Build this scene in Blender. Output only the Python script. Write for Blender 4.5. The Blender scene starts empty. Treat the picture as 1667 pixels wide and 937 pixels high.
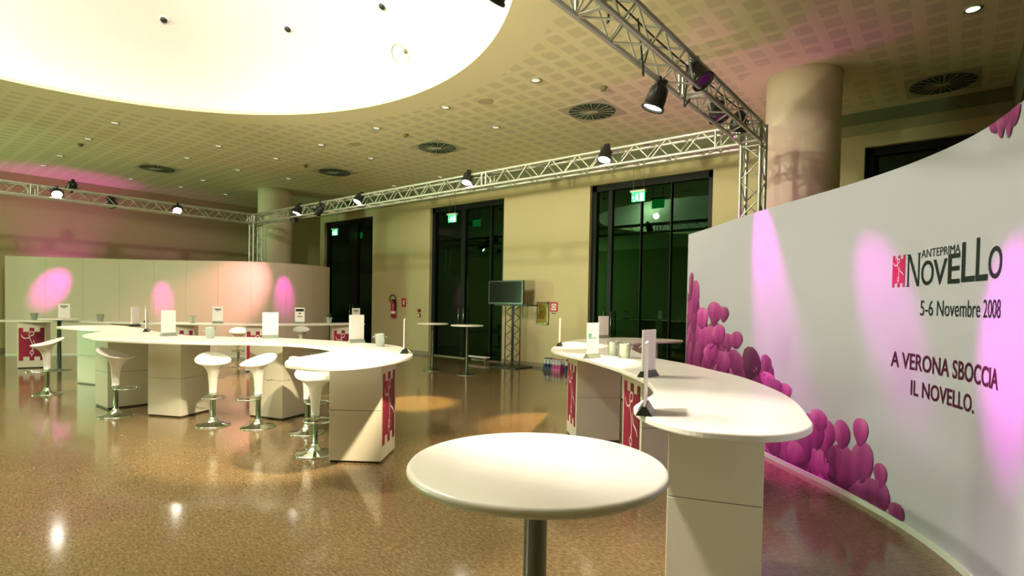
import bpy, bmesh, math, random
from mathutils import Vector, Matrix
C = bpy.context.scene.collection
PI = math.pi
random.seed(7)

# ------------------------------------------------------------------ camera
cam = bpy.data.objects.new('camera', bpy.data.cameras.new('camera'))
C.objects.link(cam)
F = 894.08
cam.data.sensor_width = 36.0
cam.data.lens = F / 1667.0 * 36.0
cam.data.shift_y = 44.5 / 1667.0
cam.data.clip_start = 0.05
yaw, pitch, roll = math.radians(39.033), math.radians(-1.28986), math.radians(1.00315)
fw = Vector((-math.sin(yaw) * math.cos(pitch), math.cos(yaw) * math.cos(pitch), math.sin(pitch)))
rt = Vector((math.cos(yaw), math.sin(yaw), 0))
up = rt.cross(fw)
r2 = math.cos(roll) * rt + math.sin(roll) * up
u2 = -math.sin(roll) * rt + math.cos(roll) * up
m = Matrix((r2, u2, -fw)).transposed().to_4x4()
m.translation = Vector((0, 0, 1.6))
cam.matrix_world = m
sc = bpy.context.scene
sc.camera = cam

# ------------------------------------------------------------------ world, exposure, lamps
w = bpy.data.worlds.new('world'); sc.world = w; w.use_nodes = True
w.node_tree.nodes['Background'].inputs[0].default_value = (0.010, 0.014, 0.012, 1)
w.node_tree.nodes['Background'].inputs[1].default_value = 1.0
sc.view_settings.view_transform = 'Standard'
sc.view_settings.look = 'None'
sc.view_settings.gamma = 1.0
sc.view_settings.use_curve_mapping = False
sc.view_settings.exposure = 0.0

def lamp(name, kind, loc, energy, color, target=None, size=0.1, angle=40, blend=0.4):
    d = bpy.data.lights.new(name, kind)
    d.energy = energy; d.color = color
    if kind == 'AREA':
        d.shape = 'RECTANGLE'; d.size = size[0]; d.size_y = size[1]
    else:
        d.shadow_soft_size = size
    if kind == 'SPOT':
        d.spot_size = math.radians(angle); d.spot_blend = blend
    o = bpy.data.objects.new(name, d); C.objects.link(o); o.location = loc
    if target is not None:
        o.rotation_euler = (Vector(target) - Vector(loc)).to_track_quat('-Z', 'Y').to_euler()
    return o

WARM = (1.0, 0.80, 0.52)
DOME = (1.0, 0.91, 0.72)
MAG = (1.0, 0.03, 0.80)
GREEN = (0.56, 1.0, 0.52)
# lamps inside the ceiling dome (hung above the frame of the picture)
for x, y, z, e in ((-5.8, 1.5, 5.6, 850), (-10.6, -0.4, 5.6, 330)):
    lamp('dome_lamp', 'POINT', (x, y, z), e, DOME, size=0.12)
# added area light, out of view at the left, for the greenish cast
lamp('green_fill', 'AREA', (-20.5, -6.2, 1.9), 1300, GREEN, (-11.0, 3.0, 4.0), (2.3, 3.2))
# spot added out of view behind the camera to brighten the ceiling
lamp('ceiling_fill', 'SPOT', (-5.0, -6.0, 1.2), 4800, (1.0, 0.92, 0.62), (-6.6, 7.0, 5.0), 0.2, 46, 0.8)
# pink uplighters on the floor behind the two fabric walls
lamp('pink_uplight', 'SPOT', (-19.9, 4.2, 0.3), 420, MAG, (-20.3, 4.2, 5.0), 0.08, 55, 0.9)
lamp('pink_uplight', 'SPOT', (-18.2, 6.6, 0.3), 60, MAG, (-20.5, 7.0, 4.0), 0.08, 60, 0.9)
lamp('pink_uplight', 'SPOT', (-2.9, 7.9, 0.3), 60, (1, .25, .4), (-1.86, 9.0, 2.6), 0.08, 60, 0.9)
lamp('pink_uplight', 'SPOT', (-2.6, 8.6, 0.3), 130, MAG, (-2.9, 8.6, 5.0), 0.08, 70, 0.9)
# dim point lights added out of sight to tint the lobby green
for x in (-10.6, -5.2, -16.5):
    lamp('lobby_fill', 'POINT', (x, 11.8, 4.8), 2.2, (0.2, 1.0, 0.35), size=0.1)

# ------------------------------------------------------------------ materials
MATS = {}
def mat(name, col, rough=0.5, metal=0.0, spec=0.5, emit=None, estr=0.0, vary=0.0, vscale=6.0, bump=0.0, coat=0.0):
    if name in MATS: return MATS[name]
    mm = bpy.data.materials.new(name); mm.use_nodes = True
    nt = mm.node_tree; b = nt.nodes['Principled BSDF']
    b.inputs['Base Color'].default_value = (*col, 1)
    b.inputs['Roughness'].default_value = rough
    b.inputs['Metallic'].default_value = metal
    b.inputs['Specular IOR Level'].default_value = spec
    b.inputs['Coat Weight'].default_value = coat
    if emit:
        b.inputs['Emission Color'].default_value = (*emit, 1)
        b.inputs['Emission Strength'].default_value = estr
    if vary or bump:
        tc = nt.nodes.new('ShaderNodeTexCoord')
        n = nt.nodes.new('ShaderNodeTexNoise'); n.inputs['Scale'].default_value = vscale
        n.inputs['Detail'].default_value = 5
        nt.links.new(tc.outputs['Object'], n.inputs['Vector'])
        if vary:
            mx = nt.nodes.new('ShaderNodeMix'); mx.data_type = 'RGBA'
            mx.inputs[6].default_value = (*[c * (1 - vary) for c in col], 1)
            mx.inputs[7].default_value = (*[min(1, c * (1 + vary)) for c in col], 1)
            nt.links.new(n.outputs['Fac'], mx.inputs[0])
            nt.links.new(mx.outputs[2], b.inputs['Base Color'])
        if bump:
            bp = nt.nodes.new('ShaderNodeBump'); bp.inputs['Strength'].default_value = bump
            bp.inputs['Distance'].default_value = 0.01
            nt.links.new(n.outputs['Fac'], bp.inputs['Height'])
            nt.links.new(bp.outputs['Normal'], b.inputs['Normal'])
    MATS[name] = mm
    return mm

def M(nt, op, a, b=None):
    n = nt.nodes.new('ShaderNodeMath'); n.operation = op
    for i, v in enumerate((a, b)):
        if v is None: continue
        if isinstance(v, (int, float)): n.inputs[i].default_value = v
        else: nt.links.new(v, n.inputs[i])
    return n.outputs[0]

def ceiling_material():
    mm = bpy.data.materials.new('perforated_plasterboard'); mm.use_nodes = True
    nt = mm.node_tree; b = nt.nodes['Principled BSDF']
    b.inputs['Roughness'].default_value = 0.75
    tc = nt.nodes.new('ShaderNodeTexCoord'); s = nt.nodes.new('ShaderNodeSeparateXYZ')
    nt.links.new(tc.outputs['Object'], s.inputs[0])
    x, y = s.outputs[0], s.outputs[1]
    fx = M(nt, 'FRACT', M(nt, 'ADD', M(nt, 'MULTIPLY', M(nt, 'ADD', x, 32.6), 1 / 0.32), 0.5))
    fy = M(nt, 'FRACT', M(nt, 'ADD', M(nt, 'MULTIPLY', M(nt, 'ADD', y, 32.5 - 7.84), 1 / 0.325), 0.5))
    ix = M(nt, 'LESS_THAN', M(nt, 'ABSOLUTE', M(nt, 'SUBTRACT', fx, 0.5)), 0.30)
    iy = M(nt, 'LESS_THAN', M(nt, 'ABSOLUTE', M(nt, 'SUBTRACT', fy, 0.5)), 0.35)
    sl = M(nt, 'LESS_THAN', M(nt, 'FRACT', M(nt, 'MULTIPLY', M(nt, 'ADD', x, 40), 1 / 0.0192)), 0.5)
    def far(cx, cy, r):
        dx = M(nt, 'SUBTRACT', x, cx); dy = M(nt, 'SUBTRACT', y, cy)
        d = M(nt, 'SQRT', M(nt, 'ADD', M(nt, 'MULTIPLY', dx, dx), M(nt, 'MULTIPLY', dy, dy)))
        return M(nt, 'GREATER_THAN', d, r)
    k = M(nt, 'MULTIPLY', ix, iy)
    k = M(nt, 'MULTIPLY', k, sl)
    for cxyr in ((-7.154, 1.302, 5.3), (-1.86, 9.05, 0.85), (-16.7, 8.72, 0.85)):
        k = M(nt, 'MULTIPLY', k, far(*cxyr))
    k = M(nt, 'MULTIPLY', k, M(nt, 'LESS_THAN', y, 10.95))
    mx = nt.nodes.new('ShaderNodeMix'); mx.data_type = 'RGBA'
    mx.inputs[6].default_value = (0.80, 0.745, 0.47, 1)
    mx.inputs[7].default_value = (0.56, 0.525, 0.33, 1)
    nt.links.new(k, mx.inputs[0]); nt.links.new(mx.outputs[2], b.inputs['Base Color'])
    bp = nt.nodes.new('ShaderNodeBump'); bp.inputs['Strength'].default_value = 0.4
    bp.inputs['Distance'].default_value = 0.004; bp.invert = True
    nt.links.new(k, bp.inputs['Height']); nt.links.new(bp.outputs['Normal'], b.inputs['Normal'])
    return mm

def floor_material():
    mm = bpy.data.materials.new('polished_marble'); mm.use_nodes = True
    nt = mm.node_tree; b = nt.nodes['Principled BSDF']
    tc = nt.nodes.new('ShaderNodeTexCoord')
    mp = nt.nodes.new('ShaderNodeMapping'); mp.inputs['Scale'].default_value = (1.0, 2.4, 1.0)
    mp.inputs['Rotation'].default_value = (0, 0, math.radians(25))
    nt.links.new(tc.outputs['Object'], mp.inputs['Vector'])
    n1 = nt.nodes.new('ShaderNodeTexNoise'); n1.inputs['Scale'].default_value = 26; n1.inputs['Detail'].default_value = 9
    n1.inputs['Roughness'].default_value = 0.72; n1.inputs['Distortion'].default_value = 0.6
    n2 = nt.nodes.new('ShaderNodeTexNoise'); n2.inputs['Scale'].default_value = 0.8; n2.inputs['Detail'].default_value = 3
    v = nt.nodes.new('ShaderNodeTexVoronoi'); v.feature = 'DISTANCE_TO_EDGE'; v.inputs['Scale'].default_value = 17
    for n in (n1, v): nt.links.new(mp.outputs['Vector'], n.inputs['Vector'])
    nt.links.new(tc.outputs['Object'], n2.inputs['Vector'])
    cr = nt.nodes.new('ShaderNodeValToRGB'); e = cr.color_ramp.elements
    e[0].position = 0.30; e[0].color = (0.085, 0.054, 0.023, 1)
    e[1].position = 0.72; e[1].color = (0.330, 0.260, 0.147, 1)
    a = e.new(0.46); a.color = (0.165, 0.116, 0.056, 1)
    a = e.new(0.56); a.color = (0.218, 0.160, 0.084, 1)
    nt.links.new(n1.outputs['Fac'], cr.inputs[0])
    cr2 = nt.nodes.new('ShaderNodeValToRGB'); e = cr2.color_ramp.elements
    e[0].position = 0.3; e[0].color = (0.86, 0.82, 0.76, 1); e[1].position = 0.7; e[1].color = (1.1, 1.08, 1.05, 1)
    nt.links.new(n2.outputs['Fac'], cr2.inputs[0])
    mu = nt.nodes.new('ShaderNodeMix'); mu.data_type = 'RGBA'; mu.blend_type = 'MULTIPLY'; mu.inputs[0].default_value = 1
    nt.links.new(cr.outputs[0], mu.inputs[6]); nt.links.new(cr2.outputs[0], mu.inputs[7])
    cr3 = nt.nodes.new('ShaderNodeValToRGB'); e = cr3.color_ramp.elements
    e[0].position = 0.0; e[0].color = (0.72, 0.66, 0.58, 1); e[1].position = 0.05; e[1].color = (1, 1, 1, 1)
    nt.links.new(v.outputs['Distance'], cr3.inputs[0])
    mu2 = nt.nodes.new('ShaderNodeMix'); mu2.data_type = 'RGBA'; mu2.blend_type = 'MULTIPLY'; mu2.inputs[0].default_value = 0.6
    nt.links.new(mu.outputs[2], mu2.inputs[6]); nt.links.new(cr3.outputs[0], mu2.inputs[7])
    nt.links.new(mu2.outputs[2], b.inputs['Base Color'])
    b.inputs['Roughness'].default_value = 0.11
    b.inputs['Specular IOR Level'].default_value = 0.6
    return mm

def glass_material(name, tint, refl):
    mm = bpy.data.materials.new(name); mm.use_nodes = True
    nt = mm.node_tree; nt.nodes.clear()
    o = nt.nodes.new('ShaderNodeOutputMaterial'); mx = nt.nodes.new('ShaderNodeMixShader')
    t = nt.nodes.new('ShaderNodeBsdfTransparent'); t.inputs[0].default_value = (*tint, 1)
    g = nt.nodes.new('ShaderNodeBsdfGlossy'); g.inputs[0].default_value = (*refl, 1); g.inputs['Roughness'].default_value = 0.01
    f = nt.nodes.new('ShaderNodeFresnel'); f.inputs[0].default_value = 1.55
    nt.links.new(f.outputs[0], mx.inputs[0]); nt.links.new(t.outputs[0], mx.inputs[1]); nt.links.new(g.outputs[0], mx.inputs[2])
    nt.links.new(mx.outputs[0], o.inputs[0])
    return mm

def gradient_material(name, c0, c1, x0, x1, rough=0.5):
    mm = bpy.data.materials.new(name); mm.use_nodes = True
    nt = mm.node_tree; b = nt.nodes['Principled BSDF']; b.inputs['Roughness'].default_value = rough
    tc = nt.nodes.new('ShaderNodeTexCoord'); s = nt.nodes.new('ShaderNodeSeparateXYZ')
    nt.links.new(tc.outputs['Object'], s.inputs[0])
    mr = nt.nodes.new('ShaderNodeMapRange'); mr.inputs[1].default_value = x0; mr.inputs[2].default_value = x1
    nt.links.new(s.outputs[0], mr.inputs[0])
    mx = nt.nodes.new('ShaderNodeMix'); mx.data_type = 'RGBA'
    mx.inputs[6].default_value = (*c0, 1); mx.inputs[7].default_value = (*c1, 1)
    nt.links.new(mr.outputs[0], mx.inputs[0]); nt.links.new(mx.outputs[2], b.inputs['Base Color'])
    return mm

def vcol_material(name, rough=0.5):
    mm = bpy.data.materials.new(name); mm.use_nodes = True
    nt = mm.node_tree; b = nt.nodes['Principled BSDF']; b.inputs['Roughness'].default_value = rough
    a = nt.nodes.new('ShaderNodeVertexColor'); a.layer_name = 'print'
    nt.links.new(a.outputs[0], b.inputs['Base Color'])
    return mm

m_floor = floor_material()
m_ceil = ceiling_material()
m_wall = mat('wall_paint', (0.56, 0.49, 0.275), 0.7, vary=0.03, vscale=1.5)
m_dome = mat('dome_plaster', (0.74, 0.74, 0.71), 0.8, vary=0.01, vscale=2)
m_column = mat('column_plaster', (0.72, 0.64, 0.47), 0.65, vary=0.02, vscale=2)
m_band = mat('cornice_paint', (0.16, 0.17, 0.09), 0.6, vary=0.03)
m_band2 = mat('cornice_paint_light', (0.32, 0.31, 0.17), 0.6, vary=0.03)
m_base = mat('baseboard_stone', (0.30, 0.27, 0.18), 0.35, vary=0.1)
m_black = mat('black_frame', (0.006, 0.008, 0.006), 0.4, spec=.2, vary=0.1)
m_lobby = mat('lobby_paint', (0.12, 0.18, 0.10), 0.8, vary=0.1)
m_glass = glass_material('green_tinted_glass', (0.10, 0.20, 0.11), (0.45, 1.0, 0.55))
m_sill = mat('brushed_sill', (0.55, 0.52, 0.40), 0.35, 0.9, vary=0.05, vscale=30)
m_alu = mat('truss_aluminium', (0.56, 0.59, 0.50), 0.32, 0.6, vary=0.06, vscale=20)
m_white = mat('white_laminate', (0.84, 0.82, 0.76), 0.28, vary=0.01, vscale=3)
m_ped = mat('pedestal_board', (0.71, 0.69, 0.57), 0.42, vary=0.012, vscale=3)
m_dark = mat('dark_plinth', (0.02, 0.022, 0.02), 0.5, vary=0.1)
m_shell = mat('stool_plastic', (0.86, 0.85, 0.80), 0.22, vary=0.01, vscale=4)
m_chrome = mat('chrome', (0.62, 0.70, 0.64), 0.09, 1.0, vary=0.03, vscale=15)
m_steel = mat('satin_steel', (0.42, 0.48, 0.43), 0.22, 1.0, vary=0.05, vscale=25)
m_pole = mat('grey_powder_coat', (0.24, 0.29, 0.24), 0.35, 0.6, vary=0.05, vscale=20)
m_fabric = mat('stretched_print_fabric', (0.47, 0.485, 0.575), 0.55, vary=0.01, vscale=4)
m_fabric2 = mat('plain_fabric', (0.60, 0.50, 0.40), 0.6, vary=0.015, vscale=3)
m_rail = mat('white_rail', (0.72, 0.78, 0.72), 0.4, vary=0.02)
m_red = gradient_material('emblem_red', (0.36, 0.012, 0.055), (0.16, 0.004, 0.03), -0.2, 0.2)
m_fig = mat('emblem_white', (0.75, 0.70, 0.64), 0.5, vary=0.02)
m_card = mat('card_paper', (0.88, 0.86, 0.83), 0.5, vary=0.01)
m_cardbase = mat('card_base_black', (0.02, 0.025, 0.022), 0.3, vary=0.1)
m_cardgrey = mat('card_base_grey', (0.22, 0.25, 0.20), 0.3, vary=0.1)
m_ink = mat('dark_ink', (0.010, 0.022, 0.018), 0.6, spec=.2, vary=0.05)
m_inkp = mat('plum_ink', (0.065, 0.006, 0.030), 0.6, spec=.2, vary=0.05)
m_inkg = mat('green_ink', (0.10, 0.38, 0.22), 0.5, vary=0.05)
m_lampblk = mat('lamp_black', (0.012, 0.014, 0.013), 0.4, vary=0.1)
m_lens = mat('lamp_lens_lit', (1, 1, 0.95), 0.3, emit=(1.0, 0.95, 0.82), estr=40)
m_lensoff = mat('lamp_gel_pink', (0.05, 0.008, 0.05), 0.2, emit=(1.0, 0.15, 0.85), estr=.03)
m_cable = mat('cable_rubber', (0.01, 0.012, 0.012), 0.5, vary=0.1)
m_vent = mat('vent_green_grey', (0.10, 0.17, 0.10), 0.45, 0.3, vary=0.1)
m_ventplate = mat('vent_plate', (0.50, 0.47, 0.34), 0.5, vary=0.03)
m_ventdark = mat('vent_void', (0.006, 0.012, 0.006), 0.8, vary=0.1)
m_ventbar = mat('vent_bar', (0.50, 0.50, 0.36), 0.5, vary=0.04)
m_dlring = mat('downlight_ring', (0.42, 0.45, 0.36), 0.3, 0.3, vary=0.05)
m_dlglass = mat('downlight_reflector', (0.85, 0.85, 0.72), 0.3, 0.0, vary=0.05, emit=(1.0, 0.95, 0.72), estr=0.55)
m_dlon = mat('downlight_on', (1, 1, 0.85), 0.3, emit=(1.0, 0.9, 0.55), estr=6)
m_detect = mat('detector_plastic', (0.20, 0.18, 0.07), 0.5, vary=0.05)
m_disc = mat('speaker_disc', (0.52, 0.45, 0.27), 0.6, vary=0.03)
m_exit = mat('exit_green_lit', (0.02, 0.45, 0.12), 0.4, emit=(0.05, 0.85, 0.22), estr=1.6)
m_exitw = mat('exit_white_lit', (0.9, 1, 0.9), 0.4, emit=(0.75, 1.0, 0.8), estr=2.2)
m_exitbar = mat('exit_housing', (0.70, 0.74, 0.58), 0.4, vary=0.02)
m_tv = mat('tv_bezel', (0.012, 0.012, 0.014), 0.25, vary=0.05)
m_screen = mat('tv_screen', (0.006, 0.008, 0.010), 0.08, spec=0.25, vary=0.05)
m_extred = mat('extinguisher_red', (0.36, 0.015, 0.03), 0.3, vary=0.04)
m_signred = mat('sign_red', (0.50, 0.015, 0.05), 0.45, vary=0.04)
m_cabgold = mat('cabinet_glass_gold', (0.26, 0.22, 0.03), 0.5, 0.0, spec=.2, vary=0.25, vscale=9)
m_cabframe = mat('cabinet_frame', (0.30, 0.31, 0.20), 0.4, 0.5, vary=0.05)
m_blue = mat('bottle_label_blue', (0.015, 0.03, 0.10), 0.35, vary=0.2)
m_pinkl = mat('bottle_label_pink', (0.45, 0.06, 0.25), 0.35, vary=0.2)
m_bottle = mat('bottle_plastic', (0.45, 0.52, 0.52), 0.12, vary=0.1)
m_print = vcol_material('printed_petals', 0.55)
m_gap = mat('seam_shadow_gap', (0.30, 0.27, 0.2), 0.7, vary=0.05)
m_leaf = mat('small_leaf', (0.03, 0.12, 0.04), 0.5, vary=0.2)

# ------------------------------------------------------------------ mesh helpers
class MB:
    def __init__(s): s.v = []; s.f = []; s.sm = []
    def add(s, vs, fs, smooth=False):
        o = len(s.v); s.v += [tuple(p) for p in vs]
        for f in fs: s.f.append([i + o for i in f]); s.sm.append(smooth)
        return s
    def box(s, c, d, rz=0.0, rot=None):
        x, y, z = d[0] / 2, d[1] / 2, d[2] / 2
        R = rot if rot is not None else Matrix.Rotation(rz, 3, 'Z')
        vs = [R @ Vector((sx * x, sy * y, sz * z)) + Vector(c) for sz in (-1, 1) for sy in (-1, 1) for sx in (-1, 1)]
        return s.add(vs, [(0, 2, 3, 1), (4, 5, 7, 6), (0, 1, 5, 4), (2, 6, 7, 3), (0, 4, 6, 2), (1, 3, 7, 5)])
    def box2(s, a, b):
        return s.box([(a[i] + b[i]) / 2 for i in range(3)], [abs(b[i] - a[i]) for i in range(3)])
    def lathe(s, prof, n=24, axis=None, org=(0, 0, 0), caps=True, smooth=True):
        # prof: (r, z) from bottom to top
        R = Matrix.Identity(3) if axis is None else Vector((0, 0, 1)).rotation_difference(Vector(axis)).to_matrix()
        vs = []
        for r, z in prof:
            for k in range(n):
                a = 2 * PI * k / n
                vs.append(R @ Vector((r * math.cos(a), r * math.sin(a), z)) + Vector(org))
        fs = []
        for i in range(len(prof) - 1):
            for k in range(n):
                k2 = (k + 1) % n
                fs.append((i * n + k, i * n + k2, (i + 1) * n + k2, (i + 1) * n + k))
        s.add(vs, fs, smooth)
        o = len(s.v) - len(vs)
        if caps:
            if prof[0][0] > 1e-6: s.f.append([o + k for k in range(n)][::-1]); s.sm.append(False)
            if prof[-1][0] > 1e-6: s.f.append([o + (len(prof) - 1) * n + k for k in range(n)]); s.sm.append(False)
        return s
    def cyl(s, p, q, r, n=10, rq=None):
        p, q = Vector(p), Vector(q); L = (q - p).length
        return s.lathe([(r, 0), (r if rq is None else rq, L)], n, (q - p).normalized(), p)
    def tube(s, pts, r, n=6, closed=False):
        pts = [Vector(p) for p in pts]; N = len(pts); vs = []; ref = Vector((0, 0, 1))
        for i, p in enumerate(pts):
            a = pts[(i - 1) % N] if (closed or i > 0) else p
            b = pts[(i + 1) % N] if (closed or i < N - 1) else p
            t = (b - a).normalized()
            x = t.cross(ref)
            if x.length < 1e-3: x = t.cross(Vector((1, 0, 0)))
            x.normalize(); y = t.cross(x)
            for k in range(n):
                an = 2 * PI * k / n
                vs.append(p + r * (math.cos(an) * x + math.sin(an) * y))
        fs = []
        for i in range(N if closed else N - 1):
            j = (i + 1) % N
            for k in range(n):
                k2 = (k + 1) % n
                fs.append((i * n + k, j * n + k, j * n + k2, i * n + k2))
        if not closed:
            fs.append([k for k in range(n)]); fs.append([(N - 1) * n + k for k in range(n)][::-1])
        return s.add(vs, fs, True)
    def prism(s, poly, z0, z1):
        n = len(poly)
        vs = [(x, y, z0) for x, y in poly] + [(x, y, z1) for x, y in poly]
        fs = [list(range(n))[::-1], list(range(n, 2 * n))] + [(i, (i + 1) % n, n + (i + 1) % n, n + i) for i in range(n)]
        return s.add(vs, fs)
    def mesh(s, name):
        me = bpy.data.meshes.new(name); me.from_pydata(s.v, [], s.f); me.update()
        me.polygons.foreach_set('use_smooth', s.sm)
        return me
    def build(s, name, material, parent=None, loc=None, rz=None):
        return put(name, s.mesh(name), material, parent, loc, rz)

def put(name, me, material=None, parent=None, loc=None, rz=None):
    if material is not None and not me.materials: me.materials.append(material)
    o = bpy.data.objects.new(name, me); C.objects.link(o)
    if parent is not None: o.parent = parent
    if loc is not None: o.location = loc
    if rz is not None: o.rotation_euler = (0, 0, rz)
    return o

def bev(o, wd=0.004, seg=2, ang=40):
    b = o.modifiers.new('bevel', 'BEVEL'); b.width = wd; b.segments = seg; b.limit_method = 'ANGLE'; b.angle_limit = math.radians(ang)
    return o

def tag(o, label, cat, group=None):
    o['label'] = label; o['category'] = cat
    if group: o['group'] = group
    return o
def thing(name, label, cat, loc=(0, 0, 0), rz=0.0, group=None):
    o = bpy.data.objects.new(name, None); C.objects.link(o); o.empty_display_size = 0.1
    o.location = loc; o.rotation_euler = (0, 0, rz)
    return tag(o, label, cat, group)
def struct(o):
    o['kind'] = 'structure'; return o
def copy_tree(o, label=None, loc=None, rz=None, parent=None):
    c = o.copy(); C.objects.link(c)
    if parent is not None: c.parent = parent
    if label: c['label'] = label
    if loc is not None: c.location = loc
    if rz is not None: c.rotation_euler = (0, 0, rz)
    for ch in list(o.children): copy_tree(ch, parent=c)
    return c

def catmull(pts, n=6, closed=True):
    out = []; N = len(pts)
    for i in range(N if closed else N - 1):
        p = [Vector(pts[(i + k) % N] if closed else pts[min(max(i + k, 0), N - 1)]) for k in (-1, 0, 1, 2)]
        for j in range(n):
            t = j / n
            out.append(0.5 * ((2 * p[1]) + (p[2] - p[0]) * t + (2 * p[0] - 5 * p[1] + 4 * p[2] - p[3]) * t * t + (3 * p[1] - p[0] - 3 * p[2] + p[3]) * t ** 3))
    if not closed: out.append(Vector(pts[-1]))
    return out

UNIT = MB().lathe([(1, 0), (1, 1)], 7).mesh('bar')
def bar(name, p, q, r, material, parent):
    p, q = Vector(p), Vector(q); d = q - p
    me = UNITS.get(material.name)
    if me is None:
        me = UNIT.copy(); me.materials.clear(); me.materials.append(material); UNITS[material.name] = me
    o = bpy.data.objects.new(name, me); C.objects.link(o); o.parent = parent
    o.location = p; o.rotation_mode = 'QUATERNION'
    o.rotation_quaternion = Vector((0, 0, 1)).rotation_difference(d.normalized())
    o.scale = (r, r, d.length)
    return o
UNITS = {}

# ================================================================== ROOM SHELL
CZ = 5.0; YW = 11.23; XL = -20.6; XR = 6.0; YF = -8.0
DC = (-7.154, 1.302); DR = 4.736
struct(MB().box2((XL - .3, YF - .3, -0.2), (XR + .3, 15.2, 0.0)).build('floor', m_floor))

def ceiling():
    x0, x1, y0, y1 = XL - .2, XR + .2, YF - .2, 15.0
    angs = [2 * PI * k / 120 for k in range(120)]
    for cx, cy in ((x0, y0), (x1, y0), (x1, y1), (x0, y1)):
        angs.append(math.atan2(cy - DC[1], cx - DC[0]) % (2 * PI))
    angs = sorted(angs); inner = []; outer = []
    for a in angs:
        c, s_ = math.cos(a), math.sin(a)
        t = min([((x1 if c > 0 else x0) - DC[0]) / c if abs(c) > 1e-9 else 1e9, ((y1 if s_ > 0 else y0) - DC[1]) / s_ if abs(s_) > 1e-9 else 1e9])
        inner.append((DC[0] + DR * c, DC[1] + DR * s_)); outer.append((DC[0] + t * c, DC[1] + t * s_))
    n = len(angs)
    vs = [(*p, CZ) for p in inner] + [(*p, CZ) for p in outer] + [(*p, CZ + .06) for p in inner]
    fs = []
    for k in range(n):
        j = (k + 1) % n
        fs.append((k, n + k, n + j, j)); fs.append((k, j, 2 * n + j, 2 * n + k))
    return struct(MB().add(vs, fs).build('ceiling', m_ceil))
ceiling()
# the dome above the round opening
DH = 1.9
def dome_z(r): return CZ + 0.05 + DH * math.sqrt(max(0, 1 - (r / (DR + .02)) ** 2))
prof = [(DR + .02, CZ + .001)] + [((DR + .02) * math.cos(a), CZ + .05 + DH * math.sin(a)) for a in [PI / 2 * k / 24 for k in range(25)]]
prof[-1] = (0.0001, prof[-1][1])
struct(MB().lathe(prof, 120, caps=False).build('ceiling_dome', m_dome, loc=(DC[0], DC[1], 0)))

# back wall with its tall openings
DOORS = [(-17.95, -15.10), (-12.32, -9.44), (-6.80, -3.92)]
WIN = (-1.32, 1.56)
OZ = 4.39
wb = MB(); segs = []; x = -18.22
for a, b in DOORS + [WIN]:
    segs.append((x, a)); x = b
segs.append((x, XR))
for a, b in segs: wb.box2((a, YW, 0), (b, YW + .35, CZ))
for a, b in DOORS + [WIN]: wb.box2((a, YW, OZ), (b, YW + .35, CZ))
wb.box2((-18.22, YW + .35, 0), (-18.1, 13.2, CZ)); wb.box2((XL, 13.2, 0), (-18.1, 13.4, CZ))
struct(wb.build('wall_back', m_wall))
struct(MB().box2((XL - .2, YF, 0), (XL, 13.4, CZ)).build('wall_left', m_wall))
struct(MB().box2((XL, YF - .2, 0), (XR, YF, CZ)).build('wall_front', m_wall))
struct(MB().box2((XR, YF, 0), (XR + .2, YW, CZ)).build('wall_right', m_wall))
for k, (a, b) in enumerate(segs):
    struct(MB().box2((a, YW - .015, 0), (b, YW + .001, 0.10)).build('baseboard_back', m_base))
struct(MB().box2((XL, YF, 0), (XL + .015, 13.2, .10)).build('baseboard_left', m_base))
# stepped cornice over the window and the dropped beam beside it
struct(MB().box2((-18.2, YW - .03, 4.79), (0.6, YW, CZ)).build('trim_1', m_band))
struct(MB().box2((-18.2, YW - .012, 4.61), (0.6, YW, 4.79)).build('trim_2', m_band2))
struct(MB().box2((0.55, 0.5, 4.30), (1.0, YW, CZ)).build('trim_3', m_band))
# lobby beyond the doors
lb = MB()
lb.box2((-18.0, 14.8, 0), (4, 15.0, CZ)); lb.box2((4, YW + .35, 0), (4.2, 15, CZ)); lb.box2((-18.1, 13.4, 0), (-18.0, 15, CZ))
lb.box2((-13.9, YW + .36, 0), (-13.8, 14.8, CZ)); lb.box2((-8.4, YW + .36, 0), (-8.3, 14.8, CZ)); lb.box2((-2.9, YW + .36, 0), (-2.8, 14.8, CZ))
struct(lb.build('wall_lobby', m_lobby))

def glazed(name, a, b, mull, sill=True):
    yf = YW + .10
    f = MB()
    f.box2((a, yf, OZ - .14), (b, yf + .16, OZ)); f.box2((a, yf, 0), (a + .12, yf + .16, OZ)); f.box2((b - .12, yf, 0), (b, yf + .16, OZ))
    for mx, wd in mull: f.box2((mx - wd / 2, yf + .02, 0), (mx + wd / 2, yf + .14, OZ - .14))
    o = struct(f.build(name, m_black))
    xs = [a + .12] + [q for mx, wd in mull for q in (mx - wd / 2, mx + wd / 2)] + [b - .12]
    for i in range(0, len(xs), 2):
        if xs[i + 1] - xs[i] > .02:
            MB().box2((xs[i], yf + .075, .02), (xs[i + 1], yf + .085, OZ - .14)).build('pane', m_glass, o)
    h = MB()
    for mx, wd in mull[:1]:
        h.cyl((mx - .10, yf - .03, .85), (mx - .10, yf - .03, 1.45), .014, 8); h.cyl((mx + .10, yf - .03, .85), (mx + .10, yf - .03, 1.45), .014, 8)
        for zz in (.9, 1.4):
            h.cyl((mx - .10, yf - .03, zz), (mx - .10, yf + .08, zz), .01, 6); h.cyl((mx + .10, yf - .03, zz), (mx + .10, yf + .08, zz), .01, 6)
    if sill:
        h.build('door_handle', m_steel, o)
        MB().box2((a, yf - .1, 0), (b, yf + .16, .018)).build('sill', m_sill, o)
    return o
glazed('door_1', *DOORS[0], [(-16.35, .5)])
glazed('door_2', *DOORS[1], [(-11.05, .16), (-10.0, .04)])
glazed('door_3', *DOORS[2], [(-6.32, .10), (-5.55, .02), (-4.85, .02)])
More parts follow.
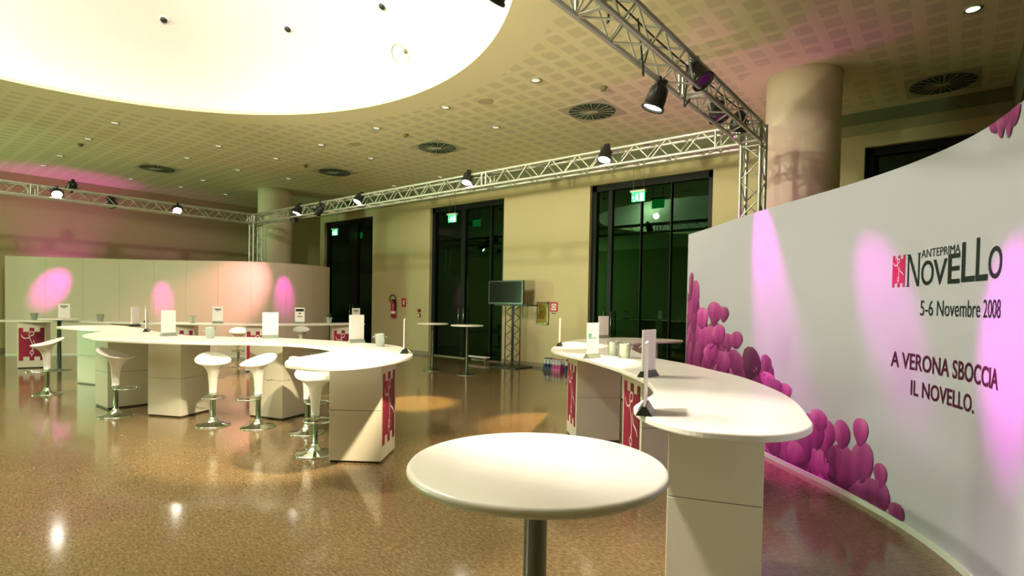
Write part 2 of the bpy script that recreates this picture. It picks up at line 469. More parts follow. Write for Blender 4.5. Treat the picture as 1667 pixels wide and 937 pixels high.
glazed('window_1', *WIN, [(-.3, .06)], False)

# round columns
for nm, (cx, cy), lb_ in (('column', (-1.86, 9.05), 'thick round plaster column behind the lettered curved wall'), ('column', (-16.7, 8.72), 'round plaster column behind the far left white curved wall')):
    o = MB().lathe([(.5, 0), (.5, 4.72), (.503, 4.73), (.503, CZ)], 64).build(nm, m_column, loc=(cx, cy, 0))
    tag(o, lb_, 'column')

# ================================================================== CEILING FITTINGS
def vent(x, y, label):
    t = thing('ceiling_vent', label, 'vent', (x, y, CZ), 0, 'round swirl vents in the ceiling')
    MB().box2((-.45, -.45, -.006), (.45, .45, 0)).build('plate', m_ventplate, t)
    MB().lathe([(.405, -.014), (.41, -.006)], 48).build('face', m_vent, t)
    MB().lathe([(.04, -.022), (.045, -.014)], 16).build('hub', m_ventbar, t)
    return t
slotme = MB().box((.25, 0, -.016), (.29, .022, .005)).mesh('slat'); slotme.materials.append(m_ventdark)
slotme2 = MB().box((.31, 0, -.0165), (.16, .020, .005)).mesh('slat'); slotme2.materials.append(m_ventdark)
barme = MB().box((.22, 0, -.017), (.34, .010, .007)).mesh('vane'); barme.materials.append(m_ventbar)
VENTS = [(-5.10, 8.43, 'round radial slotted ceiling vent nearest the truss corner on the right'), (-9.03, 8.40, 'round radial slotted ceiling vent above the middle glass door'),
         (-12.99, 8.41, 'round radial slotted ceiling vent third from the right, beside the far left column'), (-16.59, 5.41, 'round radial slotted ceiling vent at far left over the left truss'),
         (-.27, 10.49, 'round slotted ceiling vent in the dark corner right of the thick column')]
for x, y, l in VENTS:
    t = vent(x, y, l)
    for k in range(16):
        o = put('slat', slotme, None, t, rz=2 * PI * k / 16)
        o = put('slat', slotme2, None, t, rz=2 * PI * (k + .5) / 16)
        o = put('vane', barme, None, t, rz=2 * PI * (k + .25) / 16)
        
ringme = MB().lathe([(.062, -.004), (.09, -.012), (.095, -.004), (.095, 0)], 24, caps=False).mesh('trim_ring'); ringme.materials.append(m_dlring)
lensme = MB().lathe([(.0001, -.003), (.04, -.004), (.062, -.006)], 20, caps=False).mesh('reflector'); lensme.materials.append(m_dlglass)
lenson = lensme.copy(); lenson.materials.clear(); lenson.materials.append(m_dlon)
DL = {3.48: [-18.76, -17.11, -14.75, -12.95], 5.43: [-18.70, -14.70, -12.95], 6.75: [-18.72, -17.10, -14.93, -12.93, -10.96, -9.0, -7.06, -5.09], 8.10: [-18.75, -14.78, -11.0, -7.06, 0.04], 10.43: [-13.03, -11.06]}
ordn = ['first', 'second', 'third', 'fourth', 'fifth', 'sixth', 'seventh', 'eighth']
rown = {3.48: 'the ceiling row left of the dome', 5.43: 'the ceiling row beside the far left vent', 6.75: 'the long ceiling row skirting the dome', 8.10: 'the ceiling row beside the three vents', 10.43: 'the ceiling row nearest the glass doors'}
for y, xs in DL.items():
    for i, x in enumerate(xs):
        lab = 'recessed downlight, %s from left in %s' % (ordn[i], rown[y])
        if x > 0: lab = 'glowing round downlight in the dim ceiling right of the thick column'
        t = thing('downlight', lab, 'downlight', (x, y, CZ), 0, 'recessed downlights')
        put('trim_ring', ringme, None, t)
        put('reflector', lenson if x > 0 else lensme, None, t)
lamp('downlight_lamp', 'SPOT', (0.04, 8.19, 4.97), 12, (1, .85, .5), (0.04, 8.19, 0), .05, 80, .5)
for x, y, l in ((-4.4, 7.6, 'small dark domed smoke detector left of the nearest vent'), (-8.84, 7.35, 'small domed smoke detector beside the vent over the middle door'), (-12.95, 7.55, 'small domed smoke detector between two downlights near the far column'), (-15.4, 3.5, 'small domed smoke detector in the leftmost ceiling area')):
    o = MB().lathe([(.012, -.065), (.035, -.06), (.045, -.035), (.06, -.02), (.065, 0)], 16).build('smoke_detector', m_detect, loc=(x, y, CZ)); tag(o, l, 'detector', 'smoke detectors')
for x, y, l in ((-6.3, 6.95, 'flat tan ceiling disc just below the dome on the right'), (-10.3, 7.15, 'flat tan ceiling disc left of the vent over the middle door'), (-16.3, 5.1, 'flat tan ceiling disc beside the far left vent')):
    o = MB().lathe([(.13, -.01), (.14, 0)], 24).build('ceiling_speaker', m_disc, loc=(x, y, CZ)); tag(o, l, 'speaker', 'flush ceiling discs')

# things on the dome: three dark eyeball lamps and a wire ring (found by following the sight line up to the dome)
def dome_hit(px, py):
    d = r2 * (px - 833.5) / F - u2 * (py - 513.0) / F + fw
    t = 3.0
    while t < 60:
        p = Vector((0, 0, 1.6)) + d * t
        r = math.hypot(p.x - DC[0], p.y - DC[1])
        if p.z > CZ + .05 and p.z > dome_z(r): break
        t += .005
    nrm = Vector(((p.x - DC[0]) / DR ** 2, (p.y - DC[1]) / DR ** 2, (p.z - CZ) / DH ** 2)).normalized()
    return p, -nrm
for px, py, l in ((267, 31, 'small dark eyeball lamp on the dome, leftmost of three'), (469, 46, 'small dark eyeball lamp on the dome, middle of three'), (623, 9, 'small dark eyeball lamp on the dome, nearest the top edge')):
    p, n = dome_hit(px, py)
    t = thing('dome_lamp', l, 'lamp', p, 0, 'eyeball lamps on the dome')
    MB().lathe([(.075, 0), (.07, .02), (.055, .024)], 20, n).build('trim_ring', m_dome, t)
    MB().lathe([(.055, .015), (.05, .04), (.03, .055), (.0001, .06)], 20, n).build('eyeball', m_lampblk, t)
p, n = dome_hit(652, 89)
t = thing('dome_ring', 'thin wire ring with a small clip on the white dome', 'ring', p)
R_ = Vector((0, 0, 1)).rotation_difference(n).to_matrix()
MB().tube([R_ @ Vector((.17 * math.cos(a), .17 * math.sin(a), .012)) for a in [2 * PI * k / 40 for k in range(40)]], .010, 6, True).build('wire', mat('wire_ring', (.35, .42, .25), .4, vary=.05), t)
MB().box(R_ @ Vector((.155, .02, .02)), (.05, .05, .05)).build('clip', m_detect, t)

# ================================================================== LIGHTING TRUSS
HW = .12; TZ = 3.865
def truss(name, label, p, q, bay=0.25, frames=()):
    """box truss between centre points p and q: four chords, zigzag braces on four faces, ladder frames"""
    p, q = Vector(p), Vector(q); L = (q - p).length; t = (q - p).normalized()
    vert = abs(t.z) > .9
    s1 = Vector((1, 0, 0)) if vert else Vector((0, 0, 1))
    s2 = t.cross(s1).normalized()
    root = thing(name, label, 'truss', p)
    cor = [(a, b) for a in (-1, 1) for b in (-1, 1)]
    for a, b in cor:
        o_ = s1 * a * HW + s2 * b * HW
        bar('chord', o_, o_ + t * L, .0245, m_alu, root)
    n = max(2, int(round(L / bay)))
    faces = [(s1, -s2), (s1, s2), (s2, -s1), (s2, s1)]
    for fi, (u, w_) in enumerate(faces):
        for k in range(n):
            z0, z1 = L * k / n, L * (k + 1) / n
            sg = 1 if (k + (fi % 2)) % 2 else -1
            a = w_ * HW + u * (-sg * (HW - .01)) + t * (z0 + .02); b = w_ * HW + u * (sg * (HW - .01)) + t * (z1 - .02)
            bar('brace', a, b, .010, m_alu, root)
    for f_ in (0.03, L - .03) + tuple(frames):
        for (a, b), (c, d) in (((-1, -1), (-1, 1)), ((-1, 1), (1, 1)), ((1, 1), (1, -1)), ((1, -1), (-1, -1))):
            bar('end_strut', s1 * a * HW + s2 * b * HW + t * f_, s1 * c * HW + s2 * d * HW + t * f_, .017, m_alu, root)
    return root
CXR, CXL, TY = -2.15, -15.76, 7.65
beamB = truss('truss_beam', 'long aluminium box truss running along the glass door wall', (CXL + .15, TY, TZ), (CXR - .15, TY, TZ), frames=(8.73, 8.83, 13.0))
beamR = truss('truss_beam', 'aluminium box truss overhead on the right, running towards the viewer', (CXR, TY - .15, TZ), (CXR, -3.0, TZ), frames=(1.95, 2.05, 4.0))
truss('truss_beam', 'aluminium box truss on the left above the pink-lit white wall', (CXL, TY - .15, TZ), (CXL, -3.0, TZ), frames=(4.70, 4.82))
for x, y, l in ((CXR, TY, 'upright truss leg rising behind the lettered curved wall'), (CXL, TY, 'upright truss leg behind the far white curved wall'), (CXR, -3.15, 'upright truss leg behind the viewer on the right'), (CXL, -3.15, 'upright truss leg beyond the left edge of the view')):
    truss('truss_leg', l, (x, y, 0), (x, y, 4.01), frames=(3.70,))

def par(pos, target, label, lit=True, power=120, color=WARM, angle=32, blend=.5, hang=None, size=.1, emit=True, group='white spotlights on the truss'):
    pos = Vector(pos); d = (Vector(target) - pos).normalized()
    t = thing('spotlight', label, 'spotlight', pos, 0, group)
    Rm = Vector((0, 0, 1)).rotation_difference(d).to_matrix()
    # can: back cap to front rim along d, lens at the front
    MB().lathe([(.0001, -.20), (.05, -.195), (.085, -.15), (.095, -.06), (.098, .02), (.112, .03), (.112, .045), (.098, .045), (.092, .035)], 24, d, caps=False).build('housing', m_lampblk, t)
    MB().lathe([(.0001, .028), (.06, .026), (.093, .018)], 20, d, caps=False).build('lens', m_lens if lit else m_lensoff, t)
    MB().box(Rm @ Vector((0, 0, -.22)), (.08, .06, .05), rot=Rm).build('lamp_cap', m_lampblk, t)
    hang = Vector(hang) if hang is not None else pos + Vector((0, 0, .27))
    side = d.cross(Vector((0, 0, 1))).normalized()
    top = hang - pos
    yk = [side * .115 + d * -.04, side * .115 + top * .55, top * .8 + side * .06, top * .8 - side * .06, -side * .115 + top * .55, -side * .115 + d * -.04]
    MB().tube(yk, .009, 6).build('yoke', m_lampblk, t)
    MB().box(top * .92, (.05, .05, .10)).build('clamp', m_lampblk, t)
    if emit:
        lamp('spotlight_beam', 'SPOT', pos + d * .06, power, color, pos + d * 5, size * .8 if lit else .015, angle, blend)
    return t
zt = 3.985
# white lamps (position, aim, label)
par((CXL + .13, 3.13, 3.85), (-11.1, 2.6, 0), 'lit white spotlight on the left truss, nearest the left edge', power=900, hang=(CXL + .12, 3.13, zt))
par((CXL + .13, 5.56, 3.83), (-11.6, 4.4, .5), 'lit white spotlight on the left truss, the right one of two', power=800, hang=(CXL + .12, 5.56, zt))
par((-13.21, 7.47, 3.83), (-13.2, 6.0, 0), 'lit white spotlight on the door wall truss, in front of the far column', color=(1, .66, .32), power=1500, hang=(-13.21, 7.53, zt))
par((-10.61, 7.47, 3.85), (-10.5, 5.1, .0), 'lit white spotlight on the door wall truss, second from the far end', color=(1, .66, .32), power=1500, hang=(-10.61, 7.53, zt))
par((-7.20, 7.47, 3.86), (-6.6, 5.8, 0), 'lit white spotlight on the door wall truss above the middle glass door', color=(1, .70, .26), power=2600, angle=19, hang=(-7.2, 7.53, zt))
par((-4.28, 7.47, 3.85), (-4.2, 5.9, 0), 'lit white spotlight on the door wall truss above the right glass door', color=(1, .64, .34), power=2000, angle=25, hang=(-4.28, 7.53, zt))
par((CXR - .16, 4.95, 3.52), (-3.4, 4.4, 0), 'lit spotlight hanging under the right overhead truss', power=700, angle=40, hang=(CXR - .12, 4.95, 3.745))
par((CXR - .16, 2.60, 3.55), (-5.1, 2.9, .8), 'spotlight tip at the top edge beside the dome', power=1900, angle=34, hang=(CXR - .12, 2.60, 3.745))
par((CXR - .05, 1.75, 3.55), (-1.12, 2.35, 1.0), 'lit spotlight on the right truss above the foreground table, out of view', power=460, color=(1, .85, .75), angle=52, hang=(CXR - .05, 1.75, 3.745))
# pink lamps aimed at the curved walls
G2 = 'dark pink-gelled spotlights on the truss'
par((CXL - .15, 3.45, 4.06), (-18.71, 3.64, 1.80), 'dark spotlight turned to the pink wall, nearest the left edge', False, 1500, MAG, 16, .9, (CXL - .12, 3.45, 3.99), group=G2)
par((CXL - .18, 4.25, 3.80), (-16.84, 5.64, 1.55), 'dark spotlight under the left truss turned to the pink wall', False, 520, MAG, 16, .9, (CXL - .12, 4.25, 3.99), group=G2)
par((-12.2, 7.45, 3.75), (-15.6, 6.6, 1.55), 'dark spotlight in the door wall truss turned to the far white wall', False, 1700, (1, .34, .40), 34, .95, (-12.2, 7.53, 3.99), group=G2)
par((-13.6, 7.62, 3.70), (-14.64, 7.93, 1.75), 'dark spotlight turned to the far wall beside the round column', False, 480, MAG, 18, .9, (-13.6, 7.6, 3.99), group=G2)
par((CXR - .06, 6.45, 3.80), (-1.52, 6.26, 1.45), 'dark blue-black spotlight in the right truss nearest the upright leg', False, 1000, MAG, 25, .9, (CXR, 6.45, 3.99), group=G2)
par((CXR + .16, 5.30, 3.80), (-.42, 5.14, 1.60), 'dark blue-black spotlight inside the right overhead truss', False, 480, MAG, 18, .9, (CXR + .1, 5.30, 3.99), group=G2)
par((CXR + .16, 3.3, 3.85), (.22, 3.84, 1.42), 'dark spotlight inside the right truss near the top edge', False, 1300, MAG, 18, .9, (CXR + .1, 3.3, 3.99), group=G2)
par((CXR - .06, 7.15, 3.84), (-2.72, 7.55, 1.7), 'dark spotlight in the right truss at the corner above the curved wall end', False, 350, MAG, 36, .9, (CXR, 7.15, 3.99), group=G2)

# cables tied to the truss
def cable(root, pts, r=.008):
    L = root.location
    MB().tube(catmull([Vector(p) - L for p in pts], 6, False), r, 6).build('cable', m_cable, root)
cable(beamR, [(CXR + .03, 7.3, 4.0), (CXR + .06, 6.6, 3.95), (CXR, 6.0, 4.0), (CXR + .05, 5.4, 3.93), (CXR - .02, 4.7, 3.99), (CXR + .04, 4.0, 3.94), (CXR, 3.2, 4.0), (CXR + .03, 2.0, 3.97)])
cable(beamR, [(CXR - .05, 4.62, 3.98), (CXR - .10, 4.58, 3.72), (CXR - .03, 4.45, 3.60), (CXR + .03, 4.30, 3.66), (CXR + .02, 4.22, 3.98)])
cable(beamR, [(CXR, 5.75, 3.98), (CXR - .08, 5.55, 3.68), (CXR - .02, 5.35, 3.64), (CXR + .06, 5.25, 3.97)])
cable(beamR, [(CXR - .06, 3.9, 3.97), (CXR - .03, 3.8, 3.80), (CXR + .04, 3.7, 3.78), (CXR + .08, 3.5, 3.97)])
cable(beamB, [(-3.6, 7.6, 3.98), (-4.6, 7.58, 4.0), (-6.0, 7.62, 3.93), (-8, 7.6, 3.98), (-10.4, 7.62, 3.92), (-13.0, 7.6, 3.97)])

# ================================================================== CURVED WALLS
def polyfit_curve(pts, n):
    return [Vector(p) for p in pts]
RC = [(-3.15, 8.05), (-2.65, 7.52), (-2.19, 6.98), (-1.70, 6.45), (-1.19, 5.94), (-.68, 5.43), (-.23, 4.87), (.10, 4.25), (.27, 3.55), (.27, 2.81), (.17, 2.2)]
RC = catmull([Vector((*p, 0)) for p in RC], 10, False)
def arcl(P):
    s_ = [0.0]
    for a, b in zip(P, P[1:]): s_.append(s_[-1] + (b - a).length)
    return s_
RS = arcl(RC)
def at_s(P, S, s_):
    s_ = min(max(s_, 0), S[-1] - 1e-6)
    lo = 0
    while lo < len(S) - 2 and S[lo + 1] < s_: lo += 1
    u = (s_ - S[lo]) / (S[lo + 1] - S[lo])
    p = P[lo].lerp(P[lo + 1], u)
    t = (P[min(lo + 2, len(P) - 1)] - P[max(lo - 1, 0)]).normalized()
    return p, Vector((t.y, -t.x, 0)) * -1      # point and the normal to the wall's left-hand side
def facing(P, S):
    # +1 if the returned normal looks at the camera side
    p, n = at_s(P, S, S[-1] * .5); return 1 if n.dot(Vector((-3, 1, 0)) - p) > 0 else -1
FR = facing(RC, RS)
def strip(P, S, s0, s1, z0, z1, th, off=0, n=None, sgn=1):
    n = n or max(2, int((s1 - s0) / .08)); vs = []; fs = []
    for i in range(n + 1):
        p, nn = at_s(P, S, s0 + (s1 - s0) * i / n); nn = nn * sgn
        a = p + nn * off; b = p + nn * (off - th)
        vs += [(a.x, a.y, z0), (a.x, a.y, z1), (b.x, b.y, z1), (b.x, b.y, z0)]
    for i in range(n):
        o_ = i * 4
        for k in range(4): fs.append((o_ + k, o_ + (k + 1) % 4, o_ + 4 + (k + 1) % 4, o_ + 4 + k))
    fs.append((0, 1, 2, 3)[::-1]); fs.append(tuple(n * 4 + k for k in range(4)))
    mb = MB().add(vs, fs, False)
    me_fix = mb
    return me_fix
def fixnorm(o):
    bm = bmesh.new(); bm.from_mesh(o.data); bmesh.ops.recalc_face_normals(bm, faces=bm.faces); bm.to_mesh(o.data); bm.free()
    for p in o.data.polygons: p.use_smooth = True
    b = o.modifiers.new('edge', 'EDGE_SPLIT'); b.split_angle = math.radians(35)
    return o
PH = 2.67
wallR = thing('display_wall', 'tall curved white display wall with dark lettering and purple petals', 'display wall', (0, 0, 0))
fixnorm(strip(RC, RS, 0, RS[-1], .045, PH, .07, sgn=FR).build('fabric_panel', m_fabric, wallR))
fixnorm(strip(RC, RS, 0, RS[-1], 0, .045, .10, .015, sgn=FR).build('base_rail', m_rail, wallR))
# rounded end post
p0, n0 = at_s(RC, RS, 0); p0 = p0 - n0 * FR * .035
MB().lathe([(.038, 0), (.038, PH)], 20, org=(p0.x, p0.y, 0)).build('end_post', m_fabric, wallR)
p0, n0 = at_s(RC, RS, RS[-1]); p0 = p0 - n0 * FR * .035
MB().lathe([(.038, 0), (.038, PH)], 20, org=(p0.x, p0.y, 0)).build('end_post', m_fabric, wallR)

def wrap(s_, z, off):
    p, n = at_s(RC, RS, s_); q = p + n * FR * off
    return (q.x, q.y, z)
def text_mesh(body, bold=0.0):
    cu = bpy.data.curves.new('txt', 'FONT'); cu.body = body; cu.size = 1.0; cu.offset = bold; cu.resolution_u = 4
    o = bpy.data.objects.new('txt', cu); C.objects.link(o)
    dg = bpy.context.evaluated_depsgraph_get(); dg.update()
    me = bpy.data.meshes.new_from_object(o.evaluated_get(dg))
    bpy.data.objects.remove(o); bpy.data.curves.remove(cu)
    return me
def put_text(mb, body, s0, s1, z0, z1, bold=0.0, off=.003, thin_fix=True):
    """lettering fitted into the wall rectangle s0..s1, z0..z1"""
    me = text_mesh(body, bold)
    bm = bmesh.new(); bm.from_mesh(me)
    # cut long faces so the letters can follow the curve
    xs = [v.co.x for v in bm.verts]; ys = [v.co.y for v in bm.verts]
    x0, x1, y0, y1 = min(xs), max(xs), min(ys), max(ys)
    bmesh.ops.triangulate(bm, faces=bm.faces)
    vs = [wrap(s0 + (v.co.x - x0) / (x1 - x0) * (s1 - s0), z0 + (v.co.y - y0) / (y1 - y0) * (z1 - z0), off) for v in bm.verts]
    bm.verts.index_update()
    fs = [[v.index for v in f.verts] for f in bm.faces]
    bm.free(); bpy.data.meshes.remove(me)
    mb.add(vs, fs)
    return mb
tl = MB()
def letter_N(mb, s0, s1, z0, z1, st=.022, off=.003):
    def quad(a, b, c, d): mb.add([wrap(*q, off) for q in (a, b, c, d)], [(0, 1, 2, 3)])
    quad((s0, z0), (s0 + st * .7, z0), (s0 + st * .7, z1), (s0, z1))
    quad((s1 - st * .7, z0), (s1, z0), (s1, z1), (s1 - st * .7, z1))
    quad((s1 - st * 1.2, z0), (s1, z0), (s0 + st * 1.2, z1), (s0, z1))
    quad((s0 - .012, z1 - .006), (s0 + .03, z1 - .006), (s0 + .03, z1), (s0 - .012, z1))
    quad((s1 - .03, z1 - .006), (s1 + .012, z1 - .006), (s1 + .012, z1), (s1 - .03, z1))
    quad((s0 - .010, z0), (s0 + .03, z0), (s0 + .03, z0 + .006), (s0 - .010, z0 + .006))
letter_N(tl, 4.215, 4.348, 1.770, 2.005)
put_text(tl, 'O', 4.367, 4.505, 1.772, 1.946, .01)
put_text(tl, 'V', 4.500, 4.650, 1.772, 1.944, .01)
put_text(tl, 'E', 4.660, 4.793, 1.774, 1.966, .01)
put_text(tl, 'L', 4.808, 4.962, 1.778, 2.028, .005)
put_text(tl, 'L', 4.970, 5.116, 1.778, 2.037, .005)
put_text(tl, 'O', 5.120, 5.293, 1.782, 1.966, .01)
put_text(tl, 'ANTEPRIMA', 4.363, 4.786, 1.967, 2.023)
tl.build('title_lettering', m_ink, wallR)
put_text(MB(), '5-6 Novembre 2008', 4.372, 5.296, 1.562, 1.668).build('date_lettering', m_ink, wallR)
sl = MB(); put_text(sl, 'A VERONA SBOCCIA', 4.060, 5.298, 1.168, 1.288, .018); put_text(sl, 'IL NOVELLO.', 4.294, 5.006, .987, 1.098, .018)
sl.build('slogan_lettering', m_inkp, wallR)

# castle emblem outline and the white figure drawn on it (unit square, x right, y up)
MER = [(0, .93), (0, 1), (.17, 1), (.17, .88), (.415, .88), (.415, 1), (.60, 1), (.60, .88), (.83, .88), (.83, 1), (1, 1), (1, 0), (.83, 0), (.83, .12), (.60, .12), (.60, 0), (.415, 0), (.415, .12), (.17, .12), (.17, 0), (0, 0)]
FIGS = [[(.10, .78), (.18, .70), (.30, .68), (.40, .70), (.46, .62), (.52, .52), (.53, .42)],
        [(.40, .74), (.40, .83), (.48, .88), (.58, .86), (.56, .78), (.46, .76), (.42, .68), (.48, .60)],
        [(.57, .62), (.63, .50), (.74, .46), (.84, .42), (.90, .36)],
        [(.53, .42), (.54, .34), (.46, .28), (.44, .22), (.54, .20), (.57, .27), (.50, .31)],
        [(.50, .20), (.50, .12)]]
def ribbon(pts, wd):
    P = [Vector((*p, 0)) for p in pts]; P = catmull(P, 4, False); vs = []; fs = []
    for i, p in enumerate(P):
        t = (P[min(i + 1, len(P) - 1)] - P[max(i - 1, 0)]).normalized(); nn = Vector((-t.y, t.x, 0))
        vs += [p + nn * wd, p - nn * wd]
    for i in range(len(P) - 1): fs.append((2 * i, 2 * i + 1, 2 * i + 3, 2 * i + 2))
    return vs, fs
# small emblem printed left of the title
s0, s1, z0, z1 = 4.046, 4.186, 1.770, 2.008
em = MB(); em.add([wrap(s0 + x * (s1 - s0), z0 + y * (z1 - z0), .003) for x, y in MER], [list(range(len(MER)))])
e_ = em.build('emblem', mat('emblem_print_red', (.40, .012, .08), .5, vary=.1), wallR)
fg = MB()
for pl in FIGS:
    vs, fs = ribbon(pl, .017); fg.add([wrap(s0 + v.x * (s1 - s0), z0 + v.y * (z1 - z0), .005) for v in vs], fs)
fg.build('figure', m_fig, e_)

# printed petals
PILE = [(0, 2.03), (.105, 1.99), (.30, 1.90), (.45, 1.72), (.667, 1.64), (.993, 1.64), (1.20, 1.55), (1.45, 1.42), (1.60, 1.20), (1.811, 1.15), (2.029, 1.12), (2.281, 1.08), (2.424, .99), (2.55, .80), (2.70, .78), (2.80, .66), (2.90, .56), (3.195, .62), (3.40, .56), (3.60, .60), (3.76, .66), (3.85, .52), (3.90, .40), (4.06, .22), (4.208, .14), (4.30, .05)]
def pile_z(s_):
    for (a, za), (b, zb) in zip(PILE, PILE[1:]):
        if a <= s_ <= b: return za + (zb - za) * (s_ - a) / (b - a)
    return 0
pv, pf, pc = [], [], []
def petal(s_, z, wd, ht, ang, off, tone):
    """one printed petal: a blade with a pale upper heart, dark foot and dark rim (all ink on the cloth)"""
    top = (.62, .17, .44); mid = (.36, .035, .24); low = (.13, .008, .09); rim = (.10, .004, .06)
    n = 16; o_ = len(pv); ph = (s_ * 37.1 + z * 11.3) % (2 * PI)
    c, q = math.cos(ang), math.sin(ang)
    def place(x, y):
        ss, zz = s_ + x * c - y * q, z + x * q + y * c
        return wrap(min(max(ss, .004), RS[-1] - .01), min(max(zz, .047), PH - .002), off)
    gx, gy = -.35 + .5 * math.sin(ph * 3), .75
    def colr(x, y, f, a):
        v = .46 + .42 * (gx * x + gy * y) + .10 * math.sin(5 * x + ph) * (1 - .4 * f) - .16 * max(0, f - .75) * 4 * max(0, x - y)
        v = max(0, min(1, v))
        col = [low[i] + (mid[i] - low[i]) * min(1, v * 2) + (top[i] - mid[i]) * max(0, v * 2 - 1) for i in range(3)]
        if f > .95:
            k = max(0, .75 * math.cos(a + .8)); col = [col[i] * (1 - k) + rim[i] * k for i in range(3)]
        fold = 1 - .22 * math.exp(-((x + .25 * y - .15 * math.sin(ph)) / .10) ** 2) * (1 - f * .5)
        return (*[min(1, e * fold * tone ** 1.6) for e in col], 1)
    pv.append(place(0, .1 * ht)); pc.append(colr(0, .1, 0, 0))
    for f in (.4, .8, .95, 1.0):
        for k in range(n):
            a = 2 * PI * k / n
            x = math.cos(a) * (1 + .16 * math.sin(a)) * f; y = math.sin(a) * f
            if math.sin(a) < 0: x *= 1 - .28 * math.sin(a) ** 2
            notch = 1 - (.07 * max(0, math.cos(a * 3 + ph)) + .05 * math.sin(a * 2 + ph * 2)) * f
            pv.append(place(wd * x * notch, ht * y * notch)); pc.append(colr(x, y, f, a))
    for k in range(n): pf.append((o_, o_ + 1 + k, o_ + 1 + (k + 1) % n))
    for r in range(3):
        for k in range(n):
            a, b = o_ + 1 + r * n + k, o_ + 1 + r * n + (k + 1) % n
            pf.append((a, a + n, b + n, b))
rp = random.Random(5); layer = .0016
# dark ink ground under the heap
ns = 90
for i in range(ns):
    for k in range(2):
        s_ = 4.24 * (i + k) / ns; zt_ = max(.05, pile_z(s_) - .30)
        for z in (.047, zt_):
            pv.append(wrap(max(.004, s_), z, .0012)); pc.append((.16, .012, .10, 1))
    o_ = len(pv) - 4; pf.append((o_, o_ + 2, o_ + 3, o_ + 1))
pts = []
sx = 0.03
while sx < 4.2:
    zm = pile_z(sx) - .30; z = .05 + rp.uniform(0, .10)
    while z < zm:
        a = rp.choice((.08, .10, .115, .13, .15)) * rp.uniform(.9, 1.1)
        b_ = min(a * rp.uniform(1.2, 1.7), max(.08, pile_z(sx) - z - .08))
        pts.append((sx + rp.uniform(-.06, .06), z, a, b_, rp.gauss(0, .40), rp.choice((.5, .65, .8, .95))))
        z += rp.uniform(.13, .21)
    sx += .125
rp.shuffle(pts); pts.sort(key=lambda q: -(q[1] + rp.uniform(-.12, .12)))
# the petals that can be told apart, measured on the wall: along, height, half width, half height, tone
EDGE = [(3.726, 0.083, 0.113, 0.1, 0.9), (3.552, 0.231, 0.151, 0.194, 0.8), (3.763, 0.339, 0.122, 0.174, 0.9), (3.237, 0.16, 0.139, 0.146, 1.1), (3.379, 0.227, 0.087, 0.164, 0.6), (3.505, 0.508, 0.102, 0.112, 1.0), (3.735, 0.586, 0.09, 0.106, 1.1), (3.297, 0.446, 0.108, 0.144, 1.1), (3.187, 0.444, 0.092, 0.148, 0.9), (3.2, 0.571, 0.111, 0.092, 1.1), (3.035, 0.433, 0.116, 0.152, 1.0), (2.964, 0.235, 0.139, 0.154, 0.8), (2.715, 0.195, 0.151, 0.162, 1.0), (2.487, 0.164, 0.142, 0.112, 0.8), (2.866, 0.156, 0.123, 0.13, 1.0), (3.885, 0.138, 0.078, 0.106, 0.7), (3.98, 0.129, 0.117, 0.126, 0.75), (3.987, 0.304, 0.074, 0.088, 0.9), (4.184, 0.082, 0.084, 0.074, 0.8), (2.202, 0.829, 0.16, 0.104, 0.65), (2.011, 0.949, 0.203, 0.176, 0.45), (2.354, 0.893, 0.109, 0.116, 0.7), (2.357, 0.822, 0.125, 0.086, 1.2), (2.324, 0.999, 0.091, 0.086, 0.8), (2.667, 0.751, 0.11, 0.076, 1.1), (2.506, 0.759, 0.117, 0.084, 0.8), (1.504, 0.964, 0.222, 0.098, 0.9), (1.65, 0.931, 0.172, 0.144, 0.8), (1.274, 0.89, 0.23, 0.134, 0.95), (1.417, 1.155, 0.116, 0.116, 0.9), (1.635, 1.197, 0.153, 0.102, 0.95), (0.732, 0.849, 0.193, 0.11, 0.9), (0.868, 0.971, 0.235, 0.126, 1.15), (0.853, 1.186, 0.226, 0.144, 1.1), (1.124, 1.238, 0.192, 0.13, 1.15), (1.276, 1.501, 0.131, 0.094, 0.9), (0.971, 1.519, 0.22, 0.14, 1.05), (0.564, 1.168, 0.194, 0.186, 1.2), (0.547, 1.429, 0.174, 0.15, 1.3), (0.436, 0.894, 0.193, 0.188, 0.85), (0.233, 1.108, 0.111, 0.232, 0.8), (0.175, 0.829, 0.091, 0.234, 0.8), (0.258, 1.459, 0.131, 0.232, 0.9), (0.288, 1.73, 0.13, 0.232, 1.0), (0.142, 1.889, 0.072, 0.196, 0.8)]
k_ = 0
for s_, z, a, b, an, to in pts:
    k_ += 1; petal(s_, z, a, b, an, layer + k_ * 2.5e-5, to)
for i, (s_, z, a, b, to) in enumerate(EDGE):
    k_ += 1; petal(s_, z, a * 1.1, b * 1.1, rp.gauss(0, .12), layer + k_ * 2.5e-5, to)
for s_, z, a, b, an in ((5.13, 2.655, .045, .06, .5), (5.22, 2.63, .05, .08, .2), (5.34, 2.625, .06, .10, -.1), (5.42, 2.64, .05, .08, -.3), (5.28, 2.66, .07, .07, 0)):
    k_ += 1; petal(s_, z, a, b, an, layer + k_ * 2.5e-5, .9)
me = bpy.data.meshes.new('petal_print'); me.from_pydata(pv, [], pf); me.update()
at = me.color_attributes.new('print', 'FLOAT_COLOR', 'POINT')
at.data.foreach_set('color', [c for q in pc for c in q])
for p in me.polygons: p.use_smooth = True
o = put('petal_print', me, m_print, wallR); o['label'] = 'printed heap of purple flower petals'

